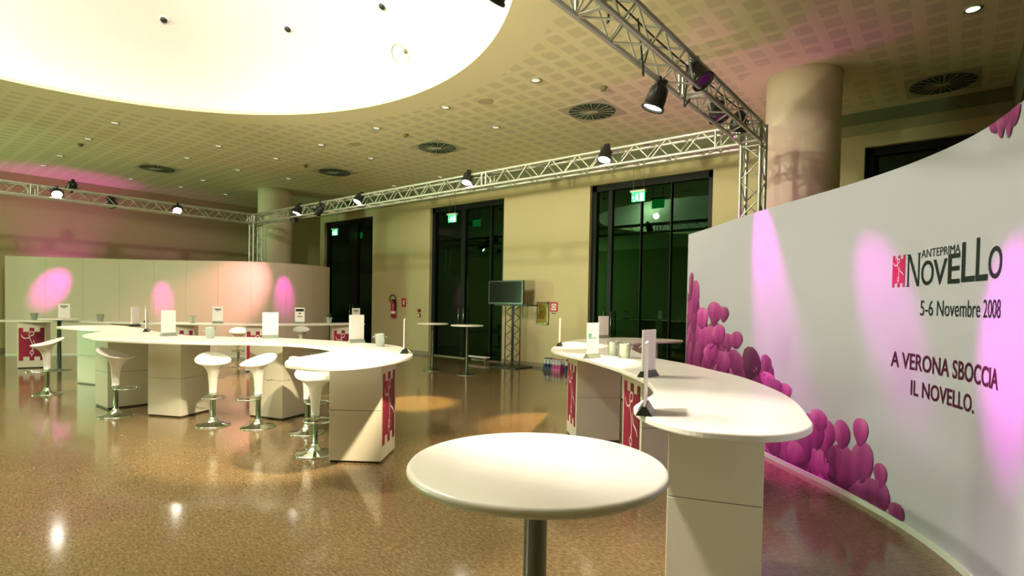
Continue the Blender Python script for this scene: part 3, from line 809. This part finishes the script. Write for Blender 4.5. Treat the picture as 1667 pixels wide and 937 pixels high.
# far left curved wall, in upright fabric panels
LC = [(-19.55, 1.2), (-19.49, 1.99), (-19.37, 2.75), (-19.11, 3.16), (-18.63, 3.74), (-18.15, 4.31), (-17.66, 4.86), (-17.14, 5.38), (-16.56, 5.85), (-15.94, 6.30), (-15.34, 6.77), (-14.87, 7.31), (-14.63, 7.97), (-14.70, 8.73), (-14.99, 9.46), (-15.11, 9.65)]
LC = [(-19.33, 2.80)] + LC[3:]
LC = catmull([Vector((*p, 0)) for p in LC], 6, False); LS = arcl(LC)
pm, nm_ = at_s(LC, LS, LS[-1] * .5); FL = 1 if nm_.dot(Vector((0, 0, 0)) - pm) > 0 else -1
wallL = thing('display_wall', 'far left plain curved white wall washed with pink light', 'display wall', (0, 0, 0))
NP = 10
for i in range(NP):
    a, b = LS[-1] * i / NP, LS[-1] * (i + 1) / NP
    fixnorm(strip(LC, LS, a + .002, b - .002, 0.03, 2.6, .06, sgn=FL).build('fabric_panel', m_fabric2, wallL))
fixnorm(strip(LC, LS, 0, LS[-1], 0, .03, .07, .01, sgn=FL).build('base_rail', m_rail, wallL))
fixnorm(strip(LC, LS, 0.01, LS[-1] - .01, 0.03, 2.59, .04, -.015, sgn=FL).build('backing', m_gap, wallL))

# ================================================================== COUNTERS
WT0, WT1 = 1.0, 1.038
def worktop(poly, label, name='worktop'):
    P = catmull([Vector((*p, 0)) for p in poly], 6)
    c = sum(P, Vector()) / len(P)
    o = MB().prism([(p.x - c.x, p.y - c.y) for p in P], 0, WT1 - WT0).build(name, m_white, loc=(c.x, c.y, WT0))
    fixn = bmesh.new(); fixn.from_mesh(o.data); bmesh.ops.recalc_face_normals(fixn, faces=fixn.faces); fixn.to_mesh(o.data); fixn.free()
    bev(o, .010, 3, 50)
    return tag(o, label, 'worktop')
worktop([(-12.50, 2.50), (-12.72, 2.72), (-12.76, 3.07), (-12.60, 3.36), (-12.25, 3.45), (-11.3, 3.44), (-10.5, 3.33), (-9.53, 3.25), (-8.9, 3.30), (-8.27, 3.58), (-7.81, 3.95), (-7.39, 4.14), (-6.82, 4.32), (-6.24, 4.42), (-5.63, 4.48), (-5.15, 4.32), (-4.72, 4.05), (-4.38, 3.77), (-4.17, 3.43), (-4.04, 3.11), (-3.99, 2.83), (-4.05, 2.61), (-4.21, 2.49), (-4.43, 2.45), (-4.62, 2.51), (-4.88, 2.70), (-5.05, 2.98), (-5.20, 3.25), (-5.44, 3.51), (-5.80, 3.65), (-6.30, 3.64), (-6.85, 3.42), (-7.32, 2.97), (-7.86, 2.53), (-8.49, 2.25), (-9.01, 2.14), (-9.61, 2.20), (-10.19, 2.46), (-10.55, 2.66), (-10.96, 2.74), (-11.65, 2.58), (-12.15, 2.48)],
        'long wavy white worktop of the left bar, two joined crescents')
worktop([(-4.08, 5.89), (-4.32, 6.40), (-4.56, 6.95), (-4.72, 7.6), (-4.68, 8.25), (-4.45, 8.62), (-4.1, 8.80), (-3.75, 8.88), (-3.50, 8.80), (-3.50, 8.50), (-3.68, 8.05), (-3.70, 7.5), (-3.5, 6.95), (-3.1, 6.25), (-2.58, 5.62), (-2.05, 5.25), (-1.68, 4.92), (-1.33, 4.60), (-.96, 4.08), (-.73, 3.62), (-.58, 3.17), (-.525, 2.95), (-.55, 2.74), (-.64, 2.59), (-.77, 2.505), (-.94, 2.46), (-1.17, 2.55), (-1.36, 2.75), (-1.43, 2.96), (-1.52, 3.35), (-1.76, 3.77), (-2.05, 4.10), (-2.42, 4.45), (-2.9, 4.83), (-3.40, 5.16), (-3.80, 5.47)],
        'wavy white worktop of the right bar, in front of the lettered wall')
FC = [(-16.6, 1.1), (-15.95, 2.1), (-15.45, 2.75), (-14.76, 3.35), (-13.85, 4.0), (-12.95, 4.68), (-12.2, 5.3), (-11.7, 6.05), (-11.45, 6.9), (-11.3, 7.6), (-11.22, 8.15)]
FCs = catmull([Vector((*p, 0)) for p in FC], 6, False); FCS = arcl(FCs)
front, back = [], []
for i in range(28):
    p, n = at_s(FCs, FCS, FCS[-1] * i / 27)
    if n.dot(-p) < 0: n = -n
    front.append((p.x, p.y)); back.append((p.x - n.x * .62, p.y - n.y * .62))
worktop(front + back[::-1], 'long thin curved white worktop of the far bar below the pink wall')

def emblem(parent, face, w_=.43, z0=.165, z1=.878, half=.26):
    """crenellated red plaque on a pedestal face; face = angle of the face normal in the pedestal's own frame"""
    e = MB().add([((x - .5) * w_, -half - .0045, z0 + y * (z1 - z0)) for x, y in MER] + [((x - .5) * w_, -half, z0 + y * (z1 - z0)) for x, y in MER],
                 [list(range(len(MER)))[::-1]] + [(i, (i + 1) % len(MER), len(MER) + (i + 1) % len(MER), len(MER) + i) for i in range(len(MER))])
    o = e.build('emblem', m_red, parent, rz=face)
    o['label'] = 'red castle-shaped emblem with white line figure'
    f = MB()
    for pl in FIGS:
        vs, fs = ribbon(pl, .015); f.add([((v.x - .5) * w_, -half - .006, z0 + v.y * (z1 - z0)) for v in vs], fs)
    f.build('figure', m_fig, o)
    return o
def pedestal(cx, cy, rz, label, faces=(), sx=.52, sy=.52, group='pedestals under the bars'):
    t = thing('pedestal', label, 'pedestal', (cx, cy, 0), math.radians(rz), group)
    MB().box2((-sx / 2 + .012, -sy / 2 + .012, 0), (sx / 2 - .012, sy / 2 - .012, .022)).build('plinth', m_dark, t)
    bev(MB().box2((-sx / 2, -sy / 2, .020), (sx / 2, sy / 2, .516)).build('lower_box', m_ped, t), .003, 1)
    bev(MB().box2((-sx / 2, -sy / 2, .520), (sx / 2, sy / 2, WT0)).build('upper_box', m_ped, t), .003, 1)
    MB().box2((-sx / 2 + .006, -sy / 2 + .006, .514), (sx / 2 - .006, sy / 2 - .006, .522)).build('joint', m_dark, t)
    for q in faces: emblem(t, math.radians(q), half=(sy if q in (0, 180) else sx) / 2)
    return t
# left bar
pedestal(-4.715, 3.42, 36, 'white two-box pedestal at the right tip of the left bar, red emblem on its side', (90,))
pedestal(-8.30, 2.99, 26.6, 'plain white pedestal in the middle of the left bar, second stool left of it')
pedestal(-9.52, 2.66, 2, 'plain white pedestal behind the second stool from the left')
pedestal(-12.25, 3.10, 19.5, 'plain white pedestal under the far left end of the left bar')
pedestal(-7.22, 3.84, 17, 'plain white pedestal behind the stools in the inner bend of the left bar', sx=.58, sy=.46)
# right bar
pedestal(-1.11, 3.31, 20, 'plain white two-box pedestal under the near end of the right bar', sx=.50)
pedestal(-2.136, 4.83, 46, 'white pedestal with red emblem in the middle of the right bar', (-90,))
pedestal(-3.39, 5.76, 45, 'white pedestal with red emblem under the far bend of the right bar', (-90,))
pedestal(-4.05, 8.35, 40, 'pale pedestal under the farthest tip of the right bar', sx=.45)
# far bar: pedestals face the hall
def far_ped(ang_px, label, rot=None, depth=.31):
    pass
FARP = [(1.78, 'white pedestal with red emblem at the left end of the far bar', (0,)), (3.65, 'plain pedestal of the far bar behind the pair of edge-on cards', ()), (5.05, 'far bar pedestal with emblem half hidden behind the left bar', (0,)), (6.75, 'far bar pedestal with emblem behind the card stand of the left bar', (0,)), (8.75, 'far bar pedestal with red emblem at the end near the dark left door', (0,))]
for s_, l, fc in FARP:
    p, n = at_s(FCs, FCS, min(s_, FCS[-1] - .3))
    if n.dot(-p) < 0: n = -n
    c = p - n * .31
    v_ = -Vector((c.x, c.y, 0)).normalized(); n = (n * .35 + v_ * .65).normalized()
    pedestal(c.x, c.y, math.degrees(math.atan2(n.y, n.x)) + 90, l, fc, .48, .46)

# ================================================================== STOOLS
def stool(x, y, yaw_, label):
    """scooped trumpet stool; local +X is the raised back of the seat"""
    t = thing('bar_stool', label, 'stool', (x, y, 0), yaw_, 'white scoop bar stools')
    n = 36; vs = []; fs = []
    def rim(a):
        return Vector((.215 * math.cos(a), .205 * math.sin(a), .835 + .062 * math.cos(a) + .012 * math.cos(2 * a)))
    rows = []
    for k in range(n):
        a = 2 * PI * k / n; rows.append(rim(a))
    # outside rows: from rim down to the neck
    prof = [(1.0, 1.0), (.97, .975), (.86, .945), (.70, .90), (.54, .84), (.41, .76), (.325, .66), (.275, .53), (.24, .36), (.215, .18), (.20, 0.0)]
    zb = .395
    for f, g in prof:
        for k in range(n):
            a = 2 * PI * k / n; r = rows[k]
            vs.append((r.x * f, r.y * f, zb + (r.z - zb) * g))
    for i in range(len(prof) - 1):
        for k in range(n):
            k2 = (k + 1) % n
            fs.append((i * n + k, (i + 1) * n + k, (i + 1) * n + k2, i * n + k2))
    fs.append([(len(prof) - 1) * n + k for k in range(n)])
    # inside bowl
    inner = [(.975, .006), (.90, -.006), (.72, -.022), (.45, -.036), (.2, -.042)]
    base = len(vs)
    for f, dz in inner:
        for k in range(n):
            a = 2 * PI * k / n; r = rows[k]
            tilt = r.z - .835
            vs.append((r.x * f, r.y * f, .835 + tilt * f + dz))
    for k in range(n):
        k2 = (k + 1) % n
        fs.append((k, k2, base + k2, base + k))
    for i in range(len(inner) - 1):
        for k in range(n):
            k2 = (k + 1) % n
            fs.append((base + i * n + k, base + i * n + k2, base + (i + 1) * n + k2, base + (i + 1) * n + k))
    fs.append([base + (len(inner) - 1) * n + k for k in range(n)])
    MB().add(vs, fs, True).build('seat', m_shell, t)
    MB().lathe([(.030, .045), (.030, .40), (.045, .402), (.045, .415)], 20).build('column', m_chrome, t)
    MB().lathe([(.205, 0), (.205, .008), (.19, .016), (.11, .030), (.065, .055), (.045, .085), (.036, .11)], 40).build('base', m_chrome, t)
    ring = [Vector((-.02 - .115 + .135 * math.cos(a), .135 * math.sin(a), .372)) for a in [2 * PI * k / 32 for k in range(32)]]
    MB().tube(ring, .0095, 8, True).lathe([(.034, .355), (.034, .39)], 16).build('footrest', m_chrome, t)
    MB().tube([(.03, -.05, .60), (.05, -.11, .585), (.06, -.16, .60)], .006, 6).build('lever', m_chrome, t)
    return t
def sdir(x, y, ang):
    """yaw whose raised back points at `ang` degrees measured from the viewer's right, anticlockwise seen from above"""
    a = math.atan2(-x, y); return a + math.radians(ang)
ST = [(-11.37, 2.15, 12, 'white bar stool farthest left, seat rising to the right'), (-8.68, 2.35, 150, 'white bar stool second from the left, raised back to the left'), (-7.22, 2.98, 95, 'white bar stool third from the left, round seat top facing the viewer'),
      (-6.72, 3.31, 42, 'white bar stool fourth from the left, seat rising to the right'), (-6.02, 3.56, 150, 'white bar stool partly hidden behind the frontmost stool'), (-5.14, 3.13, 100, 'frontmost white bar stool against the emblem pedestal'),
      (-13.08, 5.96, 90, 'cream bar stool under the far bar, left one of two'), (-13.0, 7.5, 90, 'cream bar stool under the far bar, right one of two')]
st0 = None
for x, y, a, l in ST:
    if st0 is None: st0 = stool(x, y, sdir(x, y, a), l)
    else: copy_tree(st0, l, (x, y, 0), sdir(x, y, a))

# ================================================================== ROUND BAR TABLES
def bar_table(x, y, label, pole=m_pole, r=.365):
    t = thing('bar_table', label, 'table', (x, y, 0), 0, 'round bar tables')
    MB().lathe([(r - .03, 1.068), (r - .008, 1.072), (r, 1.082), (r, 1.090), (r - .006, 1.098), (r - .016, 1.10), (.0001, 1.1005)], 72).build('tabletop', m_white, t)
    MB().lathe([(.037, .02), (.037, 1.05), (.09, 1.052), (.09, 1.07)], 28).build('pole', pole, t)
    MB().lathe([(.215, 0), (.215, .008), (.20, .014), (.06, .022), (.04, .04)], 48).build('base', pole, t)
    return t
bar_table(-1.02, 1.395, 'large round white bar table in the foreground', r=.405)
bar_table(-8.39, 8.78, 'round bar table before the middle door, right one of two', m_steel, .36)
bar_table(-9.46, 8.75, 'round bar table before the middle door, left one of two', m_steel, .36)
bar_table(-14.86, 3.01, 'round bar table on a dark pole beside the leftmost stool', m_pole, .36)

# ================================================================== CARDS AND BUCKETS
def card(x, y, yaw_, label, basem=m_cardbase, lines=None, z=WT1, h=.37):
    """A4 card upright in a wedge foot; the sheet lies in the local XZ plane"""
    t = thing('card_stand', label, 'card stand', (x, y, z), yaw_, 'menu card stands')
    MB().add([(-.108, -.042, 0), (.108, -.042, 0), (.108, .042, 0), (-.108, .042, 0), (-.105, -.011, .048), (.105, -.011, .048), (.105, .011, .048), (-.105, .011, .048)],
             [(3, 2, 1, 0), (4, 5, 6, 7), (0, 1, 5, 4), (1, 2, 6, 5), (2, 3, 7, 6), (3, 0, 4, 7)]).build('foot', basem, t)
    MB().box2((-.105, -.005, .04), (.105, .005, h)).build('sheet', m_card, t)
    if lines:
        for side in (-1, 1):
            for mm_, rects in lines:
                q = MB()
                for (a, b, c, d) in rects: q.box2((side * a, side * -.0050, h - d), (side * b, side * -.0062, h - c))
                q.build('printed_heading', mm_, t)
    return t
def vyaw(x, y, off=0):
    """yaw so that the sheet's front (local -Y) looks at the viewer, turned by off degrees"""
    return math.atan2(-x, y) + math.radians(off)
LT = [(m_ink, [(-.075, .075, .045, .052), (-.06, .06, .058, .075), (-.03, .03, .09, .10)])]
LT2 = [(m_ink, [(-.085, .085, .03, .085), (-.02, .02, .12, .15), (-.05, .05, .19, .20), (-.06, .06, .21, .218)])]
LT3 = [(m_inkg, [(-.08, -.03, .11, .15), (-.08, .06, .155, .165)])]
CD = [(-11.87, 3.52, 55, 'white card stand at the far left end of the left bar', m_cardbase, None),
      (-10.13, 3.16, 82, 'card stand seen edge-on left of the broad grey-footed card', m_cardbase, None),
      (-8.80, 3.02, 35, 'broad white card stand on a grey foot, left bar centre', m_cardgrey, None),
      (-7.58, 3.90, 8, 'broad white card stand on the left bar, above the pedestal bend', m_cardgrey, None),
      (-6.17, 4.35, 28, 'pinkish white card stand left of the bucket at the left bar', m_cardgrey, None),
      (-4.66, 3.90, 86, 'card stand seen edge-on at the right tip of the left bar', m_cardbase, None),
      (-4.12, 6.10, 86, 'card stand seen edge-on at the far left tip of the right bar', m_cardbase, None),
      (-2.96, 5.00, 55, 'white card stand with green print on the right bar', m_cardgrey, LT3),
      (-4.62, 8.15, 38, 'pale card stand at the farthest end of the right bar', m_cardgrey, None),
      (-1.89, 4.06, 62, 'white card stand behind the edge-on card, right bar middle', m_cardbase, None),
      (-1.26, 2.68, 87, 'nearest card stand on the right bar, seen edge-on', m_cardbase, None),
      (-15.62, 3.25, 0, 'framed card on the far bar above the emblem pedestal', m_cardgrey, LT),
      (-13.75, 4.28, 80, 'card stand seen edge-on at the far bar behind the left bar', m_cardbase, None),
      (-12.62, 5.30, 0, 'card with dark heading on the far bar below the pink glow', m_cardgrey, LT),
      (-11.72, 6.72, 0, 'card with bold black block on the far bar', m_cardgrey, LT2),
      (-11.38, 8.0, 30, 'card at the right end of the far bar before the dark door', m_cardgrey, LT)]
for x, y, off, l, bm_, ln in CD: card(x, y, vyaw(x, y, off), l, bm_, ln)

def bucket(x, y, label, yaw_=0, plant=False, z=WT1):
    t = thing('ice_bucket', label, 'bucket', (x, y, z), yaw_, 'steel ice buckets')
    MB().lathe([(.050, 0), (.052, .004), (.066, .145), (.071, .150), (.071, .156), (.066, .156), (.062, .146), (.049, .012), (.0001, .010)], 28).build('body', m_steel, t)
    for sg in (-1, 1):
        MB().tube([(sg * (.072 + .018 * math.sin(a)), .026 * math.cos(a), .115 + .012 * math.cos(a * 2)) for a in [2 * PI * k / 14 for k in range(14)]], .004, 6, True).build('handle', m_chrome, t)
    if plant:
        lf = MB(); rr = random.Random(3)
        for k in range(18):
            a = rr.uniform(0, 2 * PI); e = rr.uniform(.3, 1.2); L = rr.uniform(.05, .10)
            d = Vector((math.cos(a) * math.cos(e), math.sin(a) * math.cos(e), math.sin(e))); s_ = Vector((-d.y, d.x, 0)).normalized() * .014
            o_ = Vector((0, 0, .14)) + d * .03
            lf.add([o_, o_ + d * L * .5 + s_, o_ + d * L, o_ + d * L * .5 - s_], [(0, 1, 2, 3)])
        o = lf.build('leaves', m_leaf, t)
        MB().lathe([(.055, .125), (.0001, .13)], 20, caps=False).build('soil', m_dark, t)
    return t
for x, y, l, pl in ((-8.05, 3.28, 'steel ice bucket at the centre of the left bar', 0), (-5.50, 4.22, 'steel ice bucket near the right end of the left bar', 0), (-2.96, 5.45, 'leftmost of three steel buckets on the right bar', 0), (-2.73, 5.28, 'middle of three steel buckets on the right bar', 0), (-2.55, 5.45, 'rightmost of three steel buckets on the right bar', 0),
                    (-15.98, 2.80, 'steel bucket on the far bar above the emblem pedestal', 0), (-14.72, 3.70, 'steel bucket on the far bar between stool and edge-on cards', 0), (-13.05, 4.95, 'small bright bucket on the far bar left of the headed card', 0), (-11.95, 6.10, 'bucket on the far bar half hidden by a broad white card', 0), (-11.52, 7.35, 'bucket holding a small green plant on the far bar', 1)):
    bucket(x, y, l, vyaw(x, y), bool(pl))

# ================================================================== DOOR WALL OBJECTS
for x, l in ((-5.40, 'green emergency exit sign hanging before the right glass door'), (-11.05, 'green emergency exit sign hanging before the middle glass door'), (-16.78, 'green emergency exit sign hanging before the far left glass door')):
    t = thing('exit_sign', l, 'exit sign', (x, 10.9, 4.0), 0, 'hanging exit signs')
    MB().box2((-.17, -.05, .03), (.17, .05, .07)).build('housing', m_exitbar, t)
    MB().box2((-.15, -.012, -.17), (.15, .012, .03)).build('lit_panel', m_exit, t)
    fg = MB()
    fg.box2((.05, -.015, -.17), (.13, -.0125, 0.0)); fg.box2((-.035, -.015, -.05), (.0, -.0125, -.015))
    fg.add([(-.06, -.014, -.055), (.005, -.014, -.06), (-.01, -.014, -.11), (-.055, -.014, -.10)], [(0, 1, 2, 3)])
    fg.add([(-.055, -.014, -.10), (-.03, -.014, -.10), (-.075, -.014, -.17), (-.10, -.014, -.165)], [(0, 1, 2, 3)])
    fg.add([(-.03, -.014, -.105), (-.008, -.014, -.105), (.03, -.014, -.16), (.005, -.014, -.17)], [(0, 1, 2, 3)])
    fg.add([(-.145, -.014, -.08), (-.11, -.014, -.055), (-.11, -.014, -.105)], [(0, 1, 2)])
    fg.build('running_figure', m_exitw, t)
    for dx in (-.12, .12): MB().cyl((dx, 0, .07), (dx, 0, 1.0), .007, 6).build('rod', m_steel, t)
for x in (-5.40, -11.05, -16.78): pass

# television on a black truss tower
tv = thing('television', 'black flat television on the tower beside the middle door', 'television', (-8.80, 10.60, 1.56))
bev(MB().box2((-.56, -.035, 0), (.56, .035, .60)).build('bezel', m_tv, tv), .008, 2)
MB().box2((-.52, -.0375, .05), (.52, -.034, .57)).build('screen', m_screen, tv)
MB().box2((-.25, .03, .1), (.25, .08, .5)).build('back_box', m_tv, tv)
tw = thing('television_tower', 'black truss tower with square foot carrying the television', 'stand', (-8.63, 10.68, 0))
bev(MB().box2((-.42, -.36, 0), (.42, .30, .03)).build('foot_plate', m_lampblk, tw), .005, 1)
for sx in (-.13, .13):
    for sy in (-.13, .13): bar('upright', (sx, sy, .03), (sx, sy, 1.53), .013, m_lampblk, tw)
bar('mast', (0, 0, .03), (0, 0, 1.53), .035, m_lampblk, tw)
for k in range(10):
    z0, z1 = .05 + .148 * k, .05 + .148 * (k + 1); sg = 1 if k % 2 else -1
    for sy in (-.13, .13): bar('brace', (-.13 * sg, sy, z0), (.13 * sg, sy, z1), .006, m_lampblk, tw)
    for sx in (-.13, .13): bar('brace', (sx, -.13 * sg, z0), (sx, .13 * sg, z1), .006, m_lampblk, tw)
bev(MB().box2((-.42, -.22, 1.53), (.62, .2, 1.56)).build('shelf', m_lampblk, tw), .004, 1)

# fire extinguisher, signs, call point
fe = thing('fire_extinguisher', 'red fire extinguisher with a coiled hose on the wall by the left door', 'extinguisher', (-13.86, YW - .10, 1.08))
MB().lathe([(.06, 0), (.075, .01), (.078, .03), (.078, .40), (.06, .46), (.03, .48), (.028, .52)], 28).build('cylinder', m_extred, fe)
MB().box2((-.05, -.04, .52), (.05, .04, .57)).build('valve', m_lampblk, fe)
MB().tube([(.0 + .15 * math.cos(a) - .08, .03, .58 + .13 * math.sin(a)) for a in [2 * PI * k / 28 for k in range(28)]], .016, 8, True).build('hose', m_cable, fe)
MB().tube([(.05, 0, .53), (.11, -.01, .45), (.12, -.01, .30), (.10, -.02, .22)], .016, 8).build('nozzle', m_cable, fe)
MB().box2((-.05, .07, .1), (.05, .10, .5)).build('bracket', m_steel, fe)
MB().lathe([(.0785, .12), (.0785, .20)], 28, caps=False).build('paper_label', m_card, fe)
t = thing('safety_sign', 'small red fire extinguisher sign right of the extinguisher', 'sign', (-13.47, YW - .006, 1.42))
MB().box2((-.10, -.004, 0), (.10, .006, .27)).build('plate', m_signred, t)
q = MB().box2((-.03, -.007, .06), (.03, -.004, .18)); q.box2((-.015, -.007, .18), (.015, -.004, .22)); q.box2((.015, -.007, .19), (.06, -.004, .205)); q.build('pictogram', m_card, t)
t = thing('call_point', 'red fire alarm call point with bell on wall left of middle door', 'call point', (-12.73, YW, 1.12))
MB().box2((-.055, -.05, 0), (.055, 0, .11)).build('box', m_extred, t)
MB().box2((-.035, -.053, .02), (.035, -.049, .09)).build('window', m_card, t)
MB().lathe([(.06, 0), (.055, .045), (.03, .06)], 20, (0, -1, 0), (0, 0, .2)).build('sounder', m_extred, t)
t = thing('hydrant_cabinet', 'framed golden hydrant cabinet on the wall right of the television', 'cabinet', (-8.09, YW, 1.08))
f = MB(); f.box2((-.18, -.06, 0), (.18, 0, .03)); f.box2((-.18, -.06, .53), (.18, 0, .56)); f.box2((-.18, -.06, 0), (-.15, 0, .56)); f.box2((.15, -.06, 0), (.18, 0, .56)); f.build('frame', m_cabframe, t)
MB().box2((-.15, -.045, .03), (.15, -.035, .53)).build('glass_door', m_cabgold, t)
q = MB()
for k in range(4): q.tube([(-.10 + .05 * k, -.05, .46), (-.06 + .05 * k, -.05, .30), (-.11 + .05 * k, -.05, .14)], .012, 6)
q.build('folded_hose', mat('hose_canvas', (.30, .10, .03), .6, vary=.2), t)
t = thing('safety_sign', 'red hose reel sign with white symbol right of the golden cabinet', 'sign', (-7.77, YW - .006, 1.40))
MB().box2((-.115, -.004, 0), (.115, .006, .24)).build('plate', m_signred, t)
q = MB().box2((-.07, -.006, .04), (.07, -.0038, .20)); q.build('white_field', m_card, t)
MB().tube([(.0 + .045 * math.cos(a), -.009, .12 + .045 * math.sin(a)) for a in [2 * PI * k / 20 for k in range(20)]], .010, 6, True).build('reel_symbol', m_signred, t)
MB().box2((-.06, -.004, -.05), (.06, .004, -.03)).build('caption_plate', m_dark, t)

# water bottle packs on the floor
def pack(x, y, rz, label, ml):
    t = thing('bottle_pack', label, 'bottles', (x, y, 0), rz, 'bottle packs on the floor')
    bm_ = MB().lathe([(.040, 0), (.042, .01), (.042, .17), (.034, .215), (.015, .25), (.014, .262), (.017, .263), (.017, .285), (.0001, .286)], 14).mesh('bottle'); bm_.materials.append(m_bottle)
    lm = MB().lathe([(.0428, .06), (.0428, .15)], 14, caps=False).mesh('label'); lm.materials.append(ml)
    cm = MB().lathe([(.018, .262), (.018, .288), (.0001, .289)], 10, caps=False).mesh('cap'); cm.materials.append(ml)
    for i in range(3):
        for j in range(2):
            b = put('bottle', bm_, None, t, ((i - 1) * .09, (j - .5) * .09, 0)); put('paper_label', lm, None, b); put('cap', cm, None, b)
    f = MB().box2((-.136, -.091, .0), (.136, -.0895, .06)); f.box2((-.136, .0895, 0), (.136, .091, .06)); f.box2((-.137, -.09, 0), (-.1355, .09, .06)); f.box2((.1355, -.09, 0), (.137, .09, .06))
    f.build('wrap', ml, t)
pack(-7.66, 10.92, .1, 'blue-labelled pack of water bottles on floor, left one of three', m_blue)
pack(-7.36, 10.86, -.1, 'pink-labelled pack of water bottles between two other packs', m_pinkl)
pack(-7.04, 10.92, .2, 'blue-labelled pack of water bottles nearest the right bar', m_blue)
t = thing('low_bench', 'low white bench on short legs at the foot of middle door', 'bench', (-10.08, 10.98, 0))
bev(MB().box2((-.38, -.10, .11), (.38, .10, .14)).build('seat_board', m_card, t), .006, 2)
for sx in (-.34, .34): MB().box2((sx - .02, -.09, 0), (sx + .02, .09, .11)).build('leg', m_steel, t)
